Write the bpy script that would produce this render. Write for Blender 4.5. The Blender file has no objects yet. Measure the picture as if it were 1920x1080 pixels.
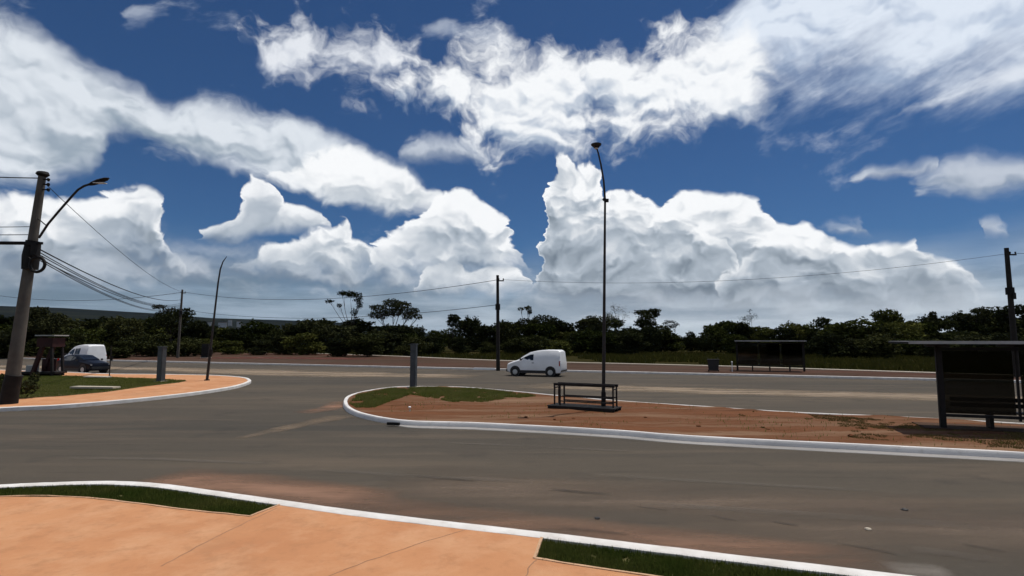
import bpy, bmesh, math, random
import numpy as np
from mathutils import Vector, Matrix, geometry
R = math.radians
random.seed(7); rng = np.random.default_rng(7)
S = bpy.context.scene
C = S.collection

# ------------------------------------------------------------------ camera
F, H = 1050.0, 2.7                       # focal length in photo pixels, eye height
PITCH = math.atan(96 / F)                # horizon lies 96 px below the photo's centre
cd = bpy.data.cameras.new('camera'); cam = bpy.data.objects.new('camera', cd); C.objects.link(cam)
cam.location = (0, 0, H); cam.rotation_euler = (math.pi / 2 + PITCH, 0, 0)
cd.sensor_width = 36; cd.lens = F / 1920 * 36; cd.clip_end = 30000; cd.clip_start = .1
S.camera = cam
S.view_settings.view_transform = 'Standard'; S.view_settings.look = 'None'
S.view_settings.exposure = 0; S.view_settings.gamma = 1

def ray(x, y):
    a, b = (x - 960) / F, (540 - y) / F
    return Vector((a, math.cos(PITCH) - b * math.sin(PITCH), math.sin(PITCH) + b * math.cos(PITCH)))
def P(x, y, z=0.0):                      # photo pixel -> point on the level z
    d = ray(x, y); t = (z - H) / d.z
    return Vector((d.x * t, d.y * t, z))
def PD(x, y, D):                         # photo pixel -> point at depth D
    d = ray(x, y); t = D / d.y
    return Vector((d.x * t, D, H + d.z * t))
ROAD = Vector((-0.939, 0.345, 0)).normalized()      # direction of the carriageways
ROADA = math.atan2(ROAD.y, ROAD.x)

# ------------------------------------------------------------------ sun and sky
SUN_EL, SUN_AZ = R(70), R(52)
to_sun = Vector((math.sin(SUN_AZ) * math.cos(SUN_EL), math.cos(SUN_AZ) * math.cos(SUN_EL), math.sin(SUN_EL)))
sl = bpy.data.lights.new('sun', 'SUN'); sl.energy = 3.6; sl.angle = R(.53); sl.color = (1, .95, .88)
so = bpy.data.objects.new('sun', sl); C.objects.link(so); so.rotation_euler = to_sun.to_track_quat('Z', 'Y').to_euler()
so.location = (0, 0, 60)

W = bpy.data.worlds.new('World'); S.world = W; W.use_nodes = True
def build_sky():
    nt = W.node_tree; nt.nodes.clear(); L = nt.links
    def node(t, **k):
        n = nt.nodes.new(t)
        for a, b in k.items(): setattr(n, a, b)
        return n
    def put(s, v):
        if isinstance(v, bpy.types.NodeSocket): L.new(v, s)
        elif v is not None: s.default_value = v
    def M(op, a, b=None, c=None, clamp=False):
        n = node('ShaderNodeMath', operation=op, use_clamp=clamp)
        for i, v in enumerate((a, b, c)): put(n.inputs[i], v)
        return n.outputs[0]
    def MIX(f, a, b):
        n = node('ShaderNodeMix', data_type='RGBA'); n.clamp_factor = True
        put(n.inputs[0], f)
        for s, v in ((n.inputs[6], a), (n.inputs[7], b)):
            put(s, v if isinstance(v, bpy.types.NodeSocket) else (*v, 1))
        return n.outputs[2]
    def SM(x, lo, hi):
        n = node('ShaderNodeMapRange', interpolation_type='SMOOTHSTEP'); put(n.inputs[0], x)
        put(n.inputs[1], lo); put(n.inputs[2], hi); return n.outputs[0]
    def XY(x, y):
        n = node('ShaderNodeCombineXYZ'); put(n.inputs[0], x); put(n.inputs[1], y); return n.outputs[0]
    def NOISE(v, scale, detail=6, rough=.55, col=False, dist=0):
        n = node('ShaderNodeTexNoise', noise_dimensions='2D'); put(n.inputs['Vector'], v)
        n.inputs['Scale'].default_value = scale; n.inputs['Detail'].default_value = detail
        n.inputs['Roughness'].default_value = rough; n.inputs['Distortion'].default_value = dist
        return n.outputs['Color' if col else 0]
    tc = node('ShaderNodeTexCoord'); sp = node('ShaderNodeSeparateXYZ'); L.new(tc.outputs['Generated'], sp.inputs[0])
    u = M('ARCTAN2', sp.outputs[0], sp.outputs[1]); v = M('ARCSINE', sp.outputs[2])
    uv = XY(u, v)
    wc = node('ShaderNodeSeparateXYZ'); L.new(NOISE(uv, 7, 4, .58, True), wc.inputs[0])
    wx, wy = M('SUBTRACT', wc.outputs[0], .5), M('SUBTRACT', wc.outputs[1], .5)
    qu, qv = M('MULTIPLY_ADD', wx, .10, u), M('MULTIPLY', M('MULTIPLY_ADD', wy, .08, v), 1.5)
    nf = M('SUBTRACT', NOISE(XY(qu, qv), 11, 6, .57), .5)
    relief = M('SUBTRACT', NOISE(XY(qu, qv), 11, 3, .5), NOISE(XY(M('ADD', qu, .007), M('ADD', qv, .018)), 11, 3, .5))
    nb = M('SUBTRACT', NOISE(uv, 4.5, 3, .55), .5)
    def PUFF(v, scale, detail=1, rough=.5):
        n = node('ShaderNodeTexVoronoi', voronoi_dimensions='2D', feature='SMOOTH_F1'); put(n.inputs['Vector'], v)
        n.inputs['Scale'].default_value = scale; n.inputs['Detail'].default_value = detail; n.inputs['Smoothness'].default_value = .35
        n.inputs['Roughness'].default_value = rough; n.normalize = True
        return M('SUBTRACT', .4, n.outputs['Distance'])
    du, dv = M('MULTIPLY_ADD', nf, .05, qu), M('MULTIPLY_ADD', relief, .10, qv)
    puff = PUFF(XY(du, dv), 16)
    prel = M('SUBTRACT', puff, PUFF(XY(M('ADD', du, .008), M('ADD', dv, .020)), 16))
    lump = M('MULTIPLY_ADD', puff, .75, nf)                       # billowing relief of the cumulus
    lrel = M('MULTIPLY_ADD', prel, .75, relief)
    # streaks, sheared down to the left
    sv = XY(M('MULTIPLY_ADD', v, 1.1, M('MULTIPLY', u, .75)), M('MULTIPLY_ADD', u, -1.3, M('MULTIPLY', v, 3.2)))
    ns = M('SUBTRACT', NOISE(sv, 5.5, 6, .66), .5)
    hz = M('SUBTRACT', NOISE(XY(M('MULTIPLY', u, 2.2), M('MULTIPLY', v, 15)), 1.8, 5, .58), .5)
    wu = M('MULTIPLY_ADD', puff, .035, M('MULTIPLY_ADD', nf, .06, M('MULTIPLY_ADD', wx, .05, u))); wv = M('MULTIPLY_ADD', wy, .05, v)
    fac = M('MULTIPLY_ADD', wu, 1 / 2.0, .5)
    V0, V1 = -.3, 1.0
    def CURVE(pts, end=0):
        if end: pts = [(pts[0][0] - 110, pts[0][1] + 300), (pts[0][0] - 30, pts[0][1] + 30 * end)] + list(pts) + [(pts[-1][0] + 30, pts[-1][1] + 30 * end), (pts[-1][0] + 110, pts[-1][1] + 300)]   # the top falls away past both ends
        n = node('ShaderNodeFloatCurve'); m = n.mapping; m.extend = 'HORIZONTAL'
        c = m.curves[0]; q = []
        for x, y in pts:
            d = ray(x, y).normalized(); q.append((math.atan2(d.x, d.y) / 2 + .5, (math.asin(d.z) - V0) / (V1 - V0)))
        q.sort()
        while len(c.points) < len(q): c.points.new(0, 0)
        for p, (a, b) in zip(c.points, q): p.location = (a, b); p.handle_type = 'VECTOR'
        m.update(); L.new(fac, n.inputs['Value'])
        return M('MULTIPLY_ADD', n.outputs[0], V1 - V0, V0)
    sky = node('ShaderNodeTexSky', sky_type='NISHITA', sun_disc=False)
    sky.sun_elevation = SUN_EL; sky.sun_rotation = SUN_AZ; sky.altitude = 1000
    sky.air_density = 1.0; sky.dust_density = .35; sky.ozone_density = 5.0
    ssc = node('ShaderNodeVectorMath', operation='MULTIPLY'); L.new(sky.outputs[0], ssc.inputs[0]); ssc.inputs[1].default_value = (.026, .039, .052)
    col = ssc.outputs[0]
    # grey stratus sheet lying along the horizon, all the way round
    lay = SM(M('MULTIPLY_ADD', nb, .08, M('MULTIPLY_ADD', hz, .05, v)), .17, .03)
    hcol = MIX(SM(hz, -.18, .2), MIX(SM(u, -.5, .3), (.17, .235, .30), (.29, .35, .42)), MIX(SM(u, -.5, .3), (.34, .42, .51), (.62, .68, .74)))
    hcol = MIX(SM(M('MULTIPLY_ADD', hz, .04, v), .05, .0), hcol, MIX(SM(u, -.5, .4), (.26, .34, .42), (.52, .59, .65)))
    col = MIX(M('MULTIPLY', lay, .95), col, hcol)
    # clouds of the same sort beyond the frame
    gen = M('MULTIPLY_ADD', NOISE(uv, 2.3, 5, .58), 1, -.5)
    outm = M('MAXIMUM', SM(M('ABSOLUTE', u), .80, .95), SM(v, .62, .75))
    ga = M('MULTIPLY', SM(M('MULTIPLY_ADD', nf, .12, gen), -.01, .09), outm)
    col = MIX(ga, col, MIX(SM(gen, .0, .16), (.86, .89, .93), (.50, .54, .60)))
    def join(*pieces):                                            # several separate small clouds share one pair of curves
        t, b = [], []
        for n_, (tp, bp) in enumerate(pieces):
            gl = min(60, (tp[0][0] - pieces[n_ - 1][0][-1][0]) / 2 - 2) if n_ else 60; gr_ = min(60, (pieces[n_ + 1][0][0][0] - tp[-1][0]) / 2 - 2) if n_ + 1 < len(pieces) else 60
            t += [(tp[0][0] - gl, tp[0][1] + 110)] + tp + [(tp[-1][0] + gr_, tp[-1][1] + 110)]; b += [(tp[0][0] - gl, bp[0][1] - 70)] + [q_ for q_ in bp if tp[0][0] - gl < q_[0] < tp[-1][0] + gr_] + [(tp[-1][0] + gr_, bp[-1][1] - 70)]
        return t, b
    def soft(col, top, bot, st, sb, amp, dark, light, streak=False, opac=1.0, shade=(-.1, .8), lo=-.35, hi=1.15):
        T, B = CURVE(top, 1), CURVE(bot); a, b = M('SUBTRACT', T, wv), M('SUBTRACT', wv, B)
        dd = M('MINIMUM', M('DIVIDE', a, st), M('DIVIDE', b, sb))
        den = SM(M('MULTIPLY_ADD', ns if streak else nf, amp, M('MINIMUM', dd, 1.2)), lo, hi)
        t = M('DIVIDE', b, M('MAXIMUM', M('ADD', a, b), .01))
        sh = M('MULTIPLY_ADD', relief, 3.2, M('MULTIPLY_ADD', nf, .8, M('MULTIPLY_ADD', nb, .9, t)))
        return MIX(M('MULTIPLY', den, opac), col, MIX(SM(sh, *shade), dark, light))
    G1, G2, MID, WH = (.25, .285, .34), (.40, .44, .50), (.60, .64, .70), (.93, .95, .97)
    # faint shreds scattered over the blue
    col = MIX(M('MULTIPLY', SM(M('MULTIPLY_ADD', nf, .9, M('MULTIPLY_ADD', ns, .5, nb)), .20, .62), .55), col, (.66, .72, .82))
    # small high streaks
    t_, b_ = join(([(280, 16), (330, -22), (440, 8)], [(265, 36), (340, 28), (450, 52)]), ([(800, 55), (825, 36), (870, 48), (945, 18)], [(785, 64), (830, 78), (900, 95), (960, 98)]))
    col = soft(col, t_, b_, .022, .022, 4.0, (.42, .49, .62), (.70, .76, .85), True, .45)
    # sweeping veil, top right
    col = soft(col, [(1340, 90), (1380, 10), (1420, -60), (2100, -200)], [(1340, 95), (1400, 165), (1470, 160), (1560, 150), (1650, 150), (1720, 155), (1800, 165), (1920, 145), (2100, 100)],
               .05, .09, 2.0, (.44, .53, .68), (.76, .83, .93), True, .97, (-.45, .65), -.75, .9)
    col = soft(col, [(1660, 218), (1690, 200), (1780, 162), (1920, 108), (2000, 80)], [(1660, 218), (1690, 214), (1800, 185), (1920, 148), (2000, 130)], .016, .016, 2.6, (.5, .56, .67), (.74, .79, .87), True, .8)
    # broken cloud across the upper middle
    col = soft(col, [(480, 70), (500, 40), (545, 20), (600, 12), (650, 32), (700, 62), (780, 70), (800, 90)], [(480, 72), (505, 105), (550, 150), (615, 180), (690, 170), (780, 172), (800, 150)],
               .06, .06, 4.4, (.38, .44, .56), (.84, .87, .92), False, .92, (-.5, .7), -.35, 1.3)
    col = soft(col, [(780, 130), (830, 100), (900, 100), (960, 90), (1060, 94), (1140, 90), (1180, 100), (1235, 95), (1250, 75), (1330, 55), (1400, 45), (1425, 70), (1450, 150)],
               [(780, 172), (830, 212), (870, 248), (930, 270), (990, 290), (1060, 272), (1100, 278), (1200, 264), (1300, 236), (1400, 204), (1432, 168), (1450, 155)],
               .05, .05, 4.2, (.40, .48, .60), (.95, .97, .99), False, .98, (-.55, .7), -.6, .95)
    # flat clouds and shreds
    t_, b_ = join(([(760, 276), (790, 250), (880, 260), (925, 280)], [(745, 288), (790, 302), (880, 295), (940, 290)]), ([(1530, 416), (1560, 406), (1630, 404)], [(1500, 430), (1560, 438), (1645, 436)]), ([(1690, 340), (1720, 334), (1800, 312), (1870, 296), (2050, 290)], [(1660, 358), (1740, 366), (1800, 380), (1850, 374), (2050, 362)]))
    col = soft(col, t_, b_, .026, .024, 2.2, (.36, .42, .51), (.58, .63, .71), False, .9)
    t_, b_ = join(([(1630, 318), (1650, 305), (1700, 303), (1780, 310)], [(1605, 330), (1650, 336), (1720, 332), (1800, 324)]), ([(1825, 420), (1850, 412), (1888, 414)], [(1800, 440), (1830, 447), (1905, 444)]))
    col = soft(col, t_, b_, .014, .013, 1.8, (.40, .45, .54), (.62, .67, .74), False, .88)
    # great bank sweeping in from the left
    col = soft(col, [(-250, 0), (0, 30), (60, 45), (150, 100), (240, 145), (320, 175), (420, 190), (520, 206), (600, 228), (650, 258), (700, 280), (760, 296), (790, 325)],
               [(-250, 345), (0, 345), (150, 335), (185, 305), (205, 270), (270, 275), (330, 310), (430, 322), (520, 350), (600, 376), (660, 396), (740, 405), (790, 395)],
               .035, .03, 1.7, (.33, .40, .48), (.74, .79, .85), False, .99, (-.5, .9), -.25, 1.0)
    col = soft(col, [(-250, 380), (0, 430), (150, 440), (300, 440), (420, 470), (600, 480), (800, 500), (980, 500)], [(-250, 560), (0, 560), (300, 545), (600, 555), (980, 560)],
               .05, .05, 1.8, (.22, .26, .32), (.56, .60, .66), False, .8, (-.2, .9))
    col = soft(col, [(1000, 500), (1200, 500), (1400, 490), (1600, 480), (1750, 488), (1880, 530)], [(1000, 585), (1200, 590), (1500, 600), (1750, 595), (1880, 560)],
               .05, .05, 1.8, (.26, .30, .36), (.60, .64, .70), False, .85, (-.2, .9))
    def heap(col, top, bot, st=.016, sb=.05, amp=1.7, pal=None, opac=1.0, rim=.05, lift=0.0, deep=2.6, rel=2.8, lo=-.1, hi=.75, end=1):
        T, B = CURVE(top, end), CURVE(bot); a, b = M('SUBTRACT', T, wv), M('SUBTRACT', wv, B)
        den = M('MINIMUM', SM(M('MULTIPLY_ADD', lump, amp, M('DIVIDE', a, st)), lo, hi), SM(M('MULTIPLY_ADD', nf, 1.6, M('DIVIDE', b, sb)), -.1, 1.1))
        gr = M('MINIMUM', M('MULTIPLY', b, deep), .62); rm = M('MULTIPLY', M('SUBTRACT', 1.0, M('DIVIDE', a, rim), clamp=True), .42)
        sh = M('MULTIPLY_ADD', lrel, M('MULTIPLY', M('ADD', gr, .22), rel * .62), M('MULTIPLY_ADD', lump, .30, M('MULTIPLY_ADD', nb, .6, M('ADD', gr, rm))))
        dk, md, wh = pal or PAL; lift = lift + .13
        c = MIX(SM(sh, .30 - lift, .92 - lift), MIX(SM(sh, -.12 - lift, .45 - lift), dk, md), wh)
        return MIX(M('MULTIPLY', den, opac), col, c)
    PAL = ((.12, .16, .205), (.44, .50, .57), (.96, .975, .99))
    # end of the bank and the heaps below it
    col = heap(col, [(520, 330), (560, 300), (620, 278), (650, 274), (700, 290), (760, 304), (792, 335), (815, 352)], [(520, 345), (600, 372), (650, 396), (740, 405), (815, 420)], .016, .03, 1.3, None, .97, .08, .22, 3.5, 2.4)
    t_, b_ = join(([(390, 418), (425, 402), (445, 382), (460, 352), (484, 328), (508, 350), (518, 384), (560, 382), (600, 392)], [(350, 452), (480, 450), (640, 438)]), ([(812, 508), (830, 494), (852, 488), (872, 508), (905, 502), (970, 500)], [(780, 550), (850, 560), (950, 558), (1010, 548)]))
    col = heap(col, t_, b_, .009, .018, 1.0, None, .94, .03, .12, 5, 2.2, end=0)
    col = heap(col, [(-250, 350), (0, 362), (130, 365), (180, 374), (212, 352), (252, 345), (298, 366), (306, 400), (312, 440), (350, 480)], [(-250, 560), (0, 555), (130, 545), (240, 535), (350, 515)], .014, .07, 1.5, None, .98, .05, .0, 3.4)
    col = heap(col, [(425, 505), (445, 488), (500, 470), (545, 448), (580, 430), (628, 425), (655, 412), (664, 445), (692, 456), (725, 480), (760, 510)], [(425, 512), (500, 528), (600, 540), (700, 542), (760, 535)], .012, .05, 1.5, None, .98, .035, .02, 3.6)
    col = heap(col, [(700, 500), (715, 468), (745, 442), (795, 405), (815, 360), (850, 350), (885, 356), (925, 385), (952, 412), (960, 440), (985, 500)], [(700, 520), (760, 540), (850, 545), (930, 535), (985, 515)], .012, .05, 1.6, None, .98, .05, .04, 3.4)
    # towering cumulus on the right
    col = heap(col, [(1235, 420), (1246, 386), (1266, 362), (1290, 350), (1345, 360), (1400, 366), (1440, 380), (1447, 412), (1480, 420), (1512, 408), (1548, 436), (1600, 456), (1650, 446), (1722, 450), (1742, 482), (1812, 490), (1870, 535)],
               [(1235, 545), (1380, 560), (1500, 575), (1650, 575), (1800, 565), (1870, 545)], .012, .05, 1.6, None, .99, .05, .03, 3.4)
    col = heap(col, [(990, 540), (1002, 500), (1012, 440), (1004, 395), (1014, 330), (1038, 296), (1064, 290), (1084, 314), (1112, 300), (1136, 325), (1143, 375), (1162, 356), (1210, 350), (1246, 388), (1290, 410), (1340, 436), (1375, 455), (1392, 520)],
               [(990, 562), (1100, 562), (1250, 562), (1392, 560)], .010, .028, 1.6, None, .99, .055, -.04, 2.7)
    col = heap(col, [(1350, 560), (1372, 520), (1400, 490), (1440, 466), (1500, 446), (1560, 458), (1640, 470), (1720, 486), (1800, 510), (1850, 545)], [(1350, 585), (1450, 592), (1600, 595), (1750, 590), (1850, 565)], .014, .06, 1.7, None, .85, .025, -.12, 3.6)
    # thin layered veil over everything close to the horizon
    col = MIX(M('MULTIPLY', SM(M('MULTIPLY_ADD', nb, .06, M('MULTIPLY_ADD', hz, .10, v)), .095, .02), .6), col, hcol)
    col = MIX(SM(v, -.004, -.03), col, (.24, .24, .23))      # land below the horizon below the horizon
    bg = node('ShaderNodeBackground'); L.new(col, bg.inputs[0]); bg.inputs[1].default_value = 1.0
    out = node('ShaderNodeOutputWorld'); L.new(bg.outputs[0], out.inputs[0])
    S.cycles.max_bounces = 5; S.cycles.diffuse_bounces = 1; S.cycles.adaptive_threshold = .02; S.cycles.adaptive_min_samples = 16; S.cycles.glossy_bounces = 2; S.cycles.transparent_max_bounces = 12; S.cycles.volume_bounces = 0
    W.cycles.sampling_method = 'MANUAL'; W.cycles.sample_map_resolution = 512
build_sky()

# ------------------------------------------------------------------ materials
def mat(name, col, col2=None, scale=3.0, rough=.85, bump=0.0, bscale=40.0, detail=6, metal=0.0, stretch=None, extra=None, spec=.3, lo=.35, hi=.65):
    m = bpy.data.materials.new(name); m.use_nodes = True
    nt = m.node_tree; b = nt.nodes['Principled BSDF']; L = nt.links
    b.inputs['Roughness'].default_value = rough; b.inputs['Metallic'].default_value = metal
    b.inputs['Specular IOR Level'].default_value = spec
    b.inputs['Base Color'].default_value = (*col, 1)
    tc = nt.nodes.new('ShaderNodeTexCoord'); src = tc.outputs['Object']
    if stretch:
        mp = nt.nodes.new('ShaderNodeMapping'); L.new(src, mp.inputs[0])
        mp.inputs['Rotation'].default_value = (0, 0, -stretch[0]); mp.inputs['Scale'].default_value = stretch[1]
        mp.vector_type = 'POINT'; ssrc = mp.outputs[0]
    else: ssrc = src
    last = None
    if col2 is not None:
        n = nt.nodes.new('ShaderNodeTexNoise'); L.new(ssrc, n.inputs['Vector']); n.inputs['Scale'].default_value = scale
        n.inputs['Detail'].default_value = detail; n.inputs['Roughness'].default_value = .6
        r = nt.nodes.new('ShaderNodeMapRange'); L.new(n.outputs[0], r.inputs[0]); r.inputs[1].default_value = lo; r.inputs[2].default_value = hi
        x = nt.nodes.new('ShaderNodeMix'); x.data_type = 'RGBA'; L.new(r.outputs[0], x.inputs[0])
        x.inputs[6].default_value = (*col, 1); x.inputs[7].default_value = (*col2, 1); last = x.outputs[2]
    for (c3, sc, l0, h0, amt, st) in (extra or ()):
        n = nt.nodes.new('ShaderNodeTexNoise'); L.new(ssrc if st else src, n.inputs['Vector']); n.inputs['Scale'].default_value = sc; n.inputs['Detail'].default_value = 7
        n.inputs['Roughness'].default_value = .65
        r = nt.nodes.new('ShaderNodeMapRange'); L.new(n.outputs[0], r.inputs[0]); r.inputs[1].default_value = l0; r.inputs[2].default_value = h0; r.inputs[4].default_value = amt
        x = nt.nodes.new('ShaderNodeMix'); x.data_type = 'RGBA'; L.new(r.outputs[0], x.inputs[0])
        if last is not None: L.new(last, x.inputs[6])
        else: x.inputs[6].default_value = (*col, 1)
        x.inputs[7].default_value = (*c3, 1); last = x.outputs[2]
    if last is not None: L.new(last, b.inputs['Base Color'])
    if bump:
        n = nt.nodes.new('ShaderNodeTexNoise'); L.new(src, n.inputs['Vector']); n.inputs['Scale'].default_value = bscale; n.inputs['Detail'].default_value = 5
        u = nt.nodes.new('ShaderNodeBump'); u.inputs['Strength'].default_value = bump; u.inputs['Distance'].default_value = .02
        L.new(n.outputs[0], u.inputs['Height']); L.new(u.outputs[0], b.inputs['Normal'])
    return m
def leafmat(name, c1, c2, trans=.25, vary=False):
    m = mat(name, c1, c2, .9, .9, spec=.0, detail=3)
    nt = m.node_tree; b = nt.nodes['Principled BSDF']; o = nt.nodes['Material Output']
    t = nt.nodes.new('ShaderNodeBsdfTranslucent'); x = nt.nodes.new('ShaderNodeMixShader'); x.inputs[0].default_value = trans
    src = b.inputs['Base Color'].links[0].from_socket
    if vary:
        oi = nt.nodes.new('ShaderNodeObjectInfo'); mr = nt.nodes.new('ShaderNodeMapRange'); nt.links.new(oi.outputs['Random'], mr.inputs[0]); mr.inputs[3].default_value = .6; mr.inputs[4].default_value = 2.0
        hs = nt.nodes.new('ShaderNodeHueSaturation'); nt.links.new(src, hs.inputs['Color']); nt.links.new(mr.outputs[0], hs.inputs['Value'])
        m2 = nt.nodes.new('ShaderNodeMapRange'); nt.links.new(oi.outputs['Random'], m2.inputs[0]); m2.inputs[3].default_value = .515; m2.inputs[4].default_value = .47; nt.links.new(m2.outputs[0], hs.inputs['Hue'])
        src = hs.outputs[0]; nt.links.new(src, b.inputs['Base Color'])
    nt.links.new(src, t.inputs[0])
    nt.links.new(b.outputs[0], x.inputs[1]); nt.links.new(t.outputs[0], x.inputs[2]); nt.links.new(x.outputs[0], o.inputs[0])
    return m
ALONG = (ROADA, (.12, 1.0, 1.0))
MT = {}
MT['asphalt'] = mat('asphalt', (.098, .081, .062), (.060, .055, .047), .16, .95, .4, 170, stretch=ALONG, lo=.3, hi=.7,
    spec=.08, extra=(((.135, .105, .078), .9, .50, .72, .7, True), ((.046, .042, .037), 2.0, .55, .72, .6, True), ((.15, .125, .10), 60, .6, .74, .5, False), ((.13, .108, .085), 8, .56, .72, .35, False), ((.045, .041, .037), 13, .58, .72, .35, False), ((.05, .045, .04), .5, .58, .68, .5, False)))
MT['field'] = mat('field_ground', (.022, .022, .008), (.038, .031, .013), .06, .95, .6, 3, spec=0, extra=(((.014, .017, .006), .3, .5, .7, .7, False),))
MT['pavement'] = mat('pink_pavement', (.52, .255, .125), (.45, .205, .098), .5, .95, .25, 90, spec=.08,
    extra=(((.58, .33, .185), 1.3, .45, .72, .8, False), ((.36, .18, .09), 4, .52, .72, .55, False), ((.40, .20, .10), 14, .55, .72, .4, False), ((.25, .14, .085), 40, .62, .76, .4, False), ((.30, .17, .10), .35, .56, .7, .4, False)))
MT['kerb'] = mat('white_kerb_paint', (.74, .72, .69), (.60, .57, .53), 2.5, .8, .25, 60, extra=(((.42, .33, .26), 5, .6, .8, .5, False),))
MT['lip'] = mat('pale_bed_edge', (.56, .36, .22), (.46, .28, .165), 3, .95, .3, 50)
MT['gutter'] = mat('grey_gutter_concrete', (.34, .325, .31), (.25, .24, .23), 1.2, .95, .3, 60, stretch=ALONG, spec=.1, extra=(((.16, .13, .11), 3, .56, .75, .6, False),))
MT['kerb_old'] = mat('worn_kerb_concrete', (.72, .70, .67), (.58, .56, .54), 1.2, .9, .3, 60, stretch=ALONG, extra=(((.30, .25, .21), 4, .58, .8, .6, False),))
MT['soil'] = mat('red_soil', (.150, .064, .031), (.090, .038, .018), .8, .95, .8, 14, spec=.05, extra=(((.28, .178, .112), .8, .47, .70, .8, True), ((.05, .022, .009), 2.2, .55, .72, .6, True)), stretch=ALONG)
MT['verge'] = mat('brown_verge_earth', (.048, .030, .020), (.085, .052, .036), .5, .95, .6, 8, spec=.05, extra=(((.075, .026, .017), .12, .5, .66, .8, True),), stretch=ALONG)
MT['redearth'] = mat('dark_red_earth', (.12, .035, .022), (.075, .026, .017), .5, .95, .6, 8)
MT['turf'] = mat('turf_soil', (.070, .070, .022), (.105, .090, .032), 1.6, .95, .7, 30, extra=(((.10, .065, .03), 1.3, .6, .75, .6, False),))
MT['grass'] = leafmat('grass_blades', (.125, .148, .034), (.175, .175, .055), .4)
MT['dgrass'] = leafmat('dense_grass_blades', (.066, .092, .018), (.125, .130, .034), .35)
MT['drygrass'] = leafmat('field_grass', (.040, .044, .010), (.062, .056, .016), .2)
MT['leaf'] = [leafmat('foliage_dark', (.016, .020, .008), (.030, .034, .012), .1, True), leafmat('foliage_mid', (.022, .029, .008), (.042, .048, .013), .12, True),
              leafmat('foliage_deep', (.012, .015, .007), (.022, .026, .011), .08, True)]
MT['bark'] = mat('bark', (.045, .037, .03), (.028, .023, .019), 6, .95, .6, 20)
MT['pole'] = mat('concrete_pole', (.11, .098, .082), (.07, .061, .051), 1.5, .9, .3, 30, extra=(((.09, .07, .055), 3, .55, .75, .6, False),))
MT['darkpole'] = mat('dark_timber_pole', (.024, .020, .017), (.015, .013, .011), 2, .9, .3, 30)
MT['black'] = mat('black_metal', (.007, .007, .007), (.014, .012, .011), 4, .7, spec=.2)
MT['steel'] = mat('galvanised_steel', (.062, .072, .078), (.045, .052, .058), 3, .6, .1, 20, spec=.3)
MT['dsteel'] = mat('dark_painted_steel', (.011, .010, .010), (.018, .015, .014), 5, .7, spec=.2)
MT['lampsteel'] = mat('lamp_pole_steel', (.04, .037, .034), (.026, .023, .022), 3, .7, spec=.2)
MT['greysheet'] = mat('grey_roof_sheet', (.36, .36, .35), (.27, .27, .265), 1.5, .6)
MT['white'] = mat('white_car_paint', (.78, .79, .80), (.73, .735, .74), 2, .3, spec=.5)
MT['dblue'] = mat('dark_blue_car_paint', (.005, .007, .014), (.004, .005, .010), 2, .3, spec=.12)
MT['rubber'] = mat('tyre_rubber', (.015, .015, .015), (.022, .021, .02), 9, .85)
MT['trim'] = mat('black_plastic', (.018, .018, .019), (.025, .024, .024), 8, .6)
MT['rim'] = mat('wheel_rim', (.42, .43, .44), (.34, .35, .36), 8, .35, metal=.7)
MT['carglass'] = mat('car_glass', (.010, .012, .014), (.014, .016, .018), 2, .06, spec=.6)
MT['lens'] = mat('lamp_lens', (.7, .7, .68), (.6, .6, .58), 9, .15)
MT['redlens'] = mat('tail_lamp', (.35, .02, .015), (.25, .015, .01), 9, .2)
MT['redpaint'] = mat('dark_red_paint', (.035, .006, .006), (.02, .005, .005), 3, .7)
MT['slab'] = mat('pale_concrete', (.52, .46, .37), (.42, .37, .29), 2, .9, .3, 40)
MT['wall'] = mat('pale_building_wall', (.40, .40, .39), (.33, .33, .33), .05, .9)
MT['roof'] = mat('building_roof', (.26, .18, .14), (.32, .28, .25), .05, .9)
MT['hill'] = mat('distant_scrub', (.008, .010, .010), (.012, .015, .012), .006, .95, spec=0, extra=(((.022, .023, .016), .003, .52, .66, .6, False),))
def tinted():
    m = bpy.data.materials.new('tinted_glass'); m.use_nodes = True; nt = m.node_tree; nt.nodes.clear()
    o = nt.nodes.new('ShaderNodeOutputMaterial'); t = nt.nodes.new('ShaderNodeBsdfTransparent'); g = nt.nodes.new('ShaderNodeBsdfGlossy')
    n = nt.nodes.new('ShaderNodeTexNoise'); n.inputs['Scale'].default_value = 1.5
    r = nt.nodes.new('ShaderNodeMix'); r.data_type = 'RGBA'; nt.links.new(n.outputs[0], r.inputs[0])
    r.inputs[6].default_value = (.13, .13, .12, 1); r.inputs[7].default_value = (.17, .17, .16, 1); nt.links.new(r.outputs[2], t.inputs[0])
    g.inputs['Roughness'].default_value = .05; x = nt.nodes.new('ShaderNodeMixShader'); x.inputs[0].default_value = .03
    nt.links.new(t.outputs[0], x.inputs[1]); nt.links.new(g.outputs[0], x.inputs[2]); nt.links.new(x.outputs[0], o.inputs[0]); return m
MT['tint'] = tinted()
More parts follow.
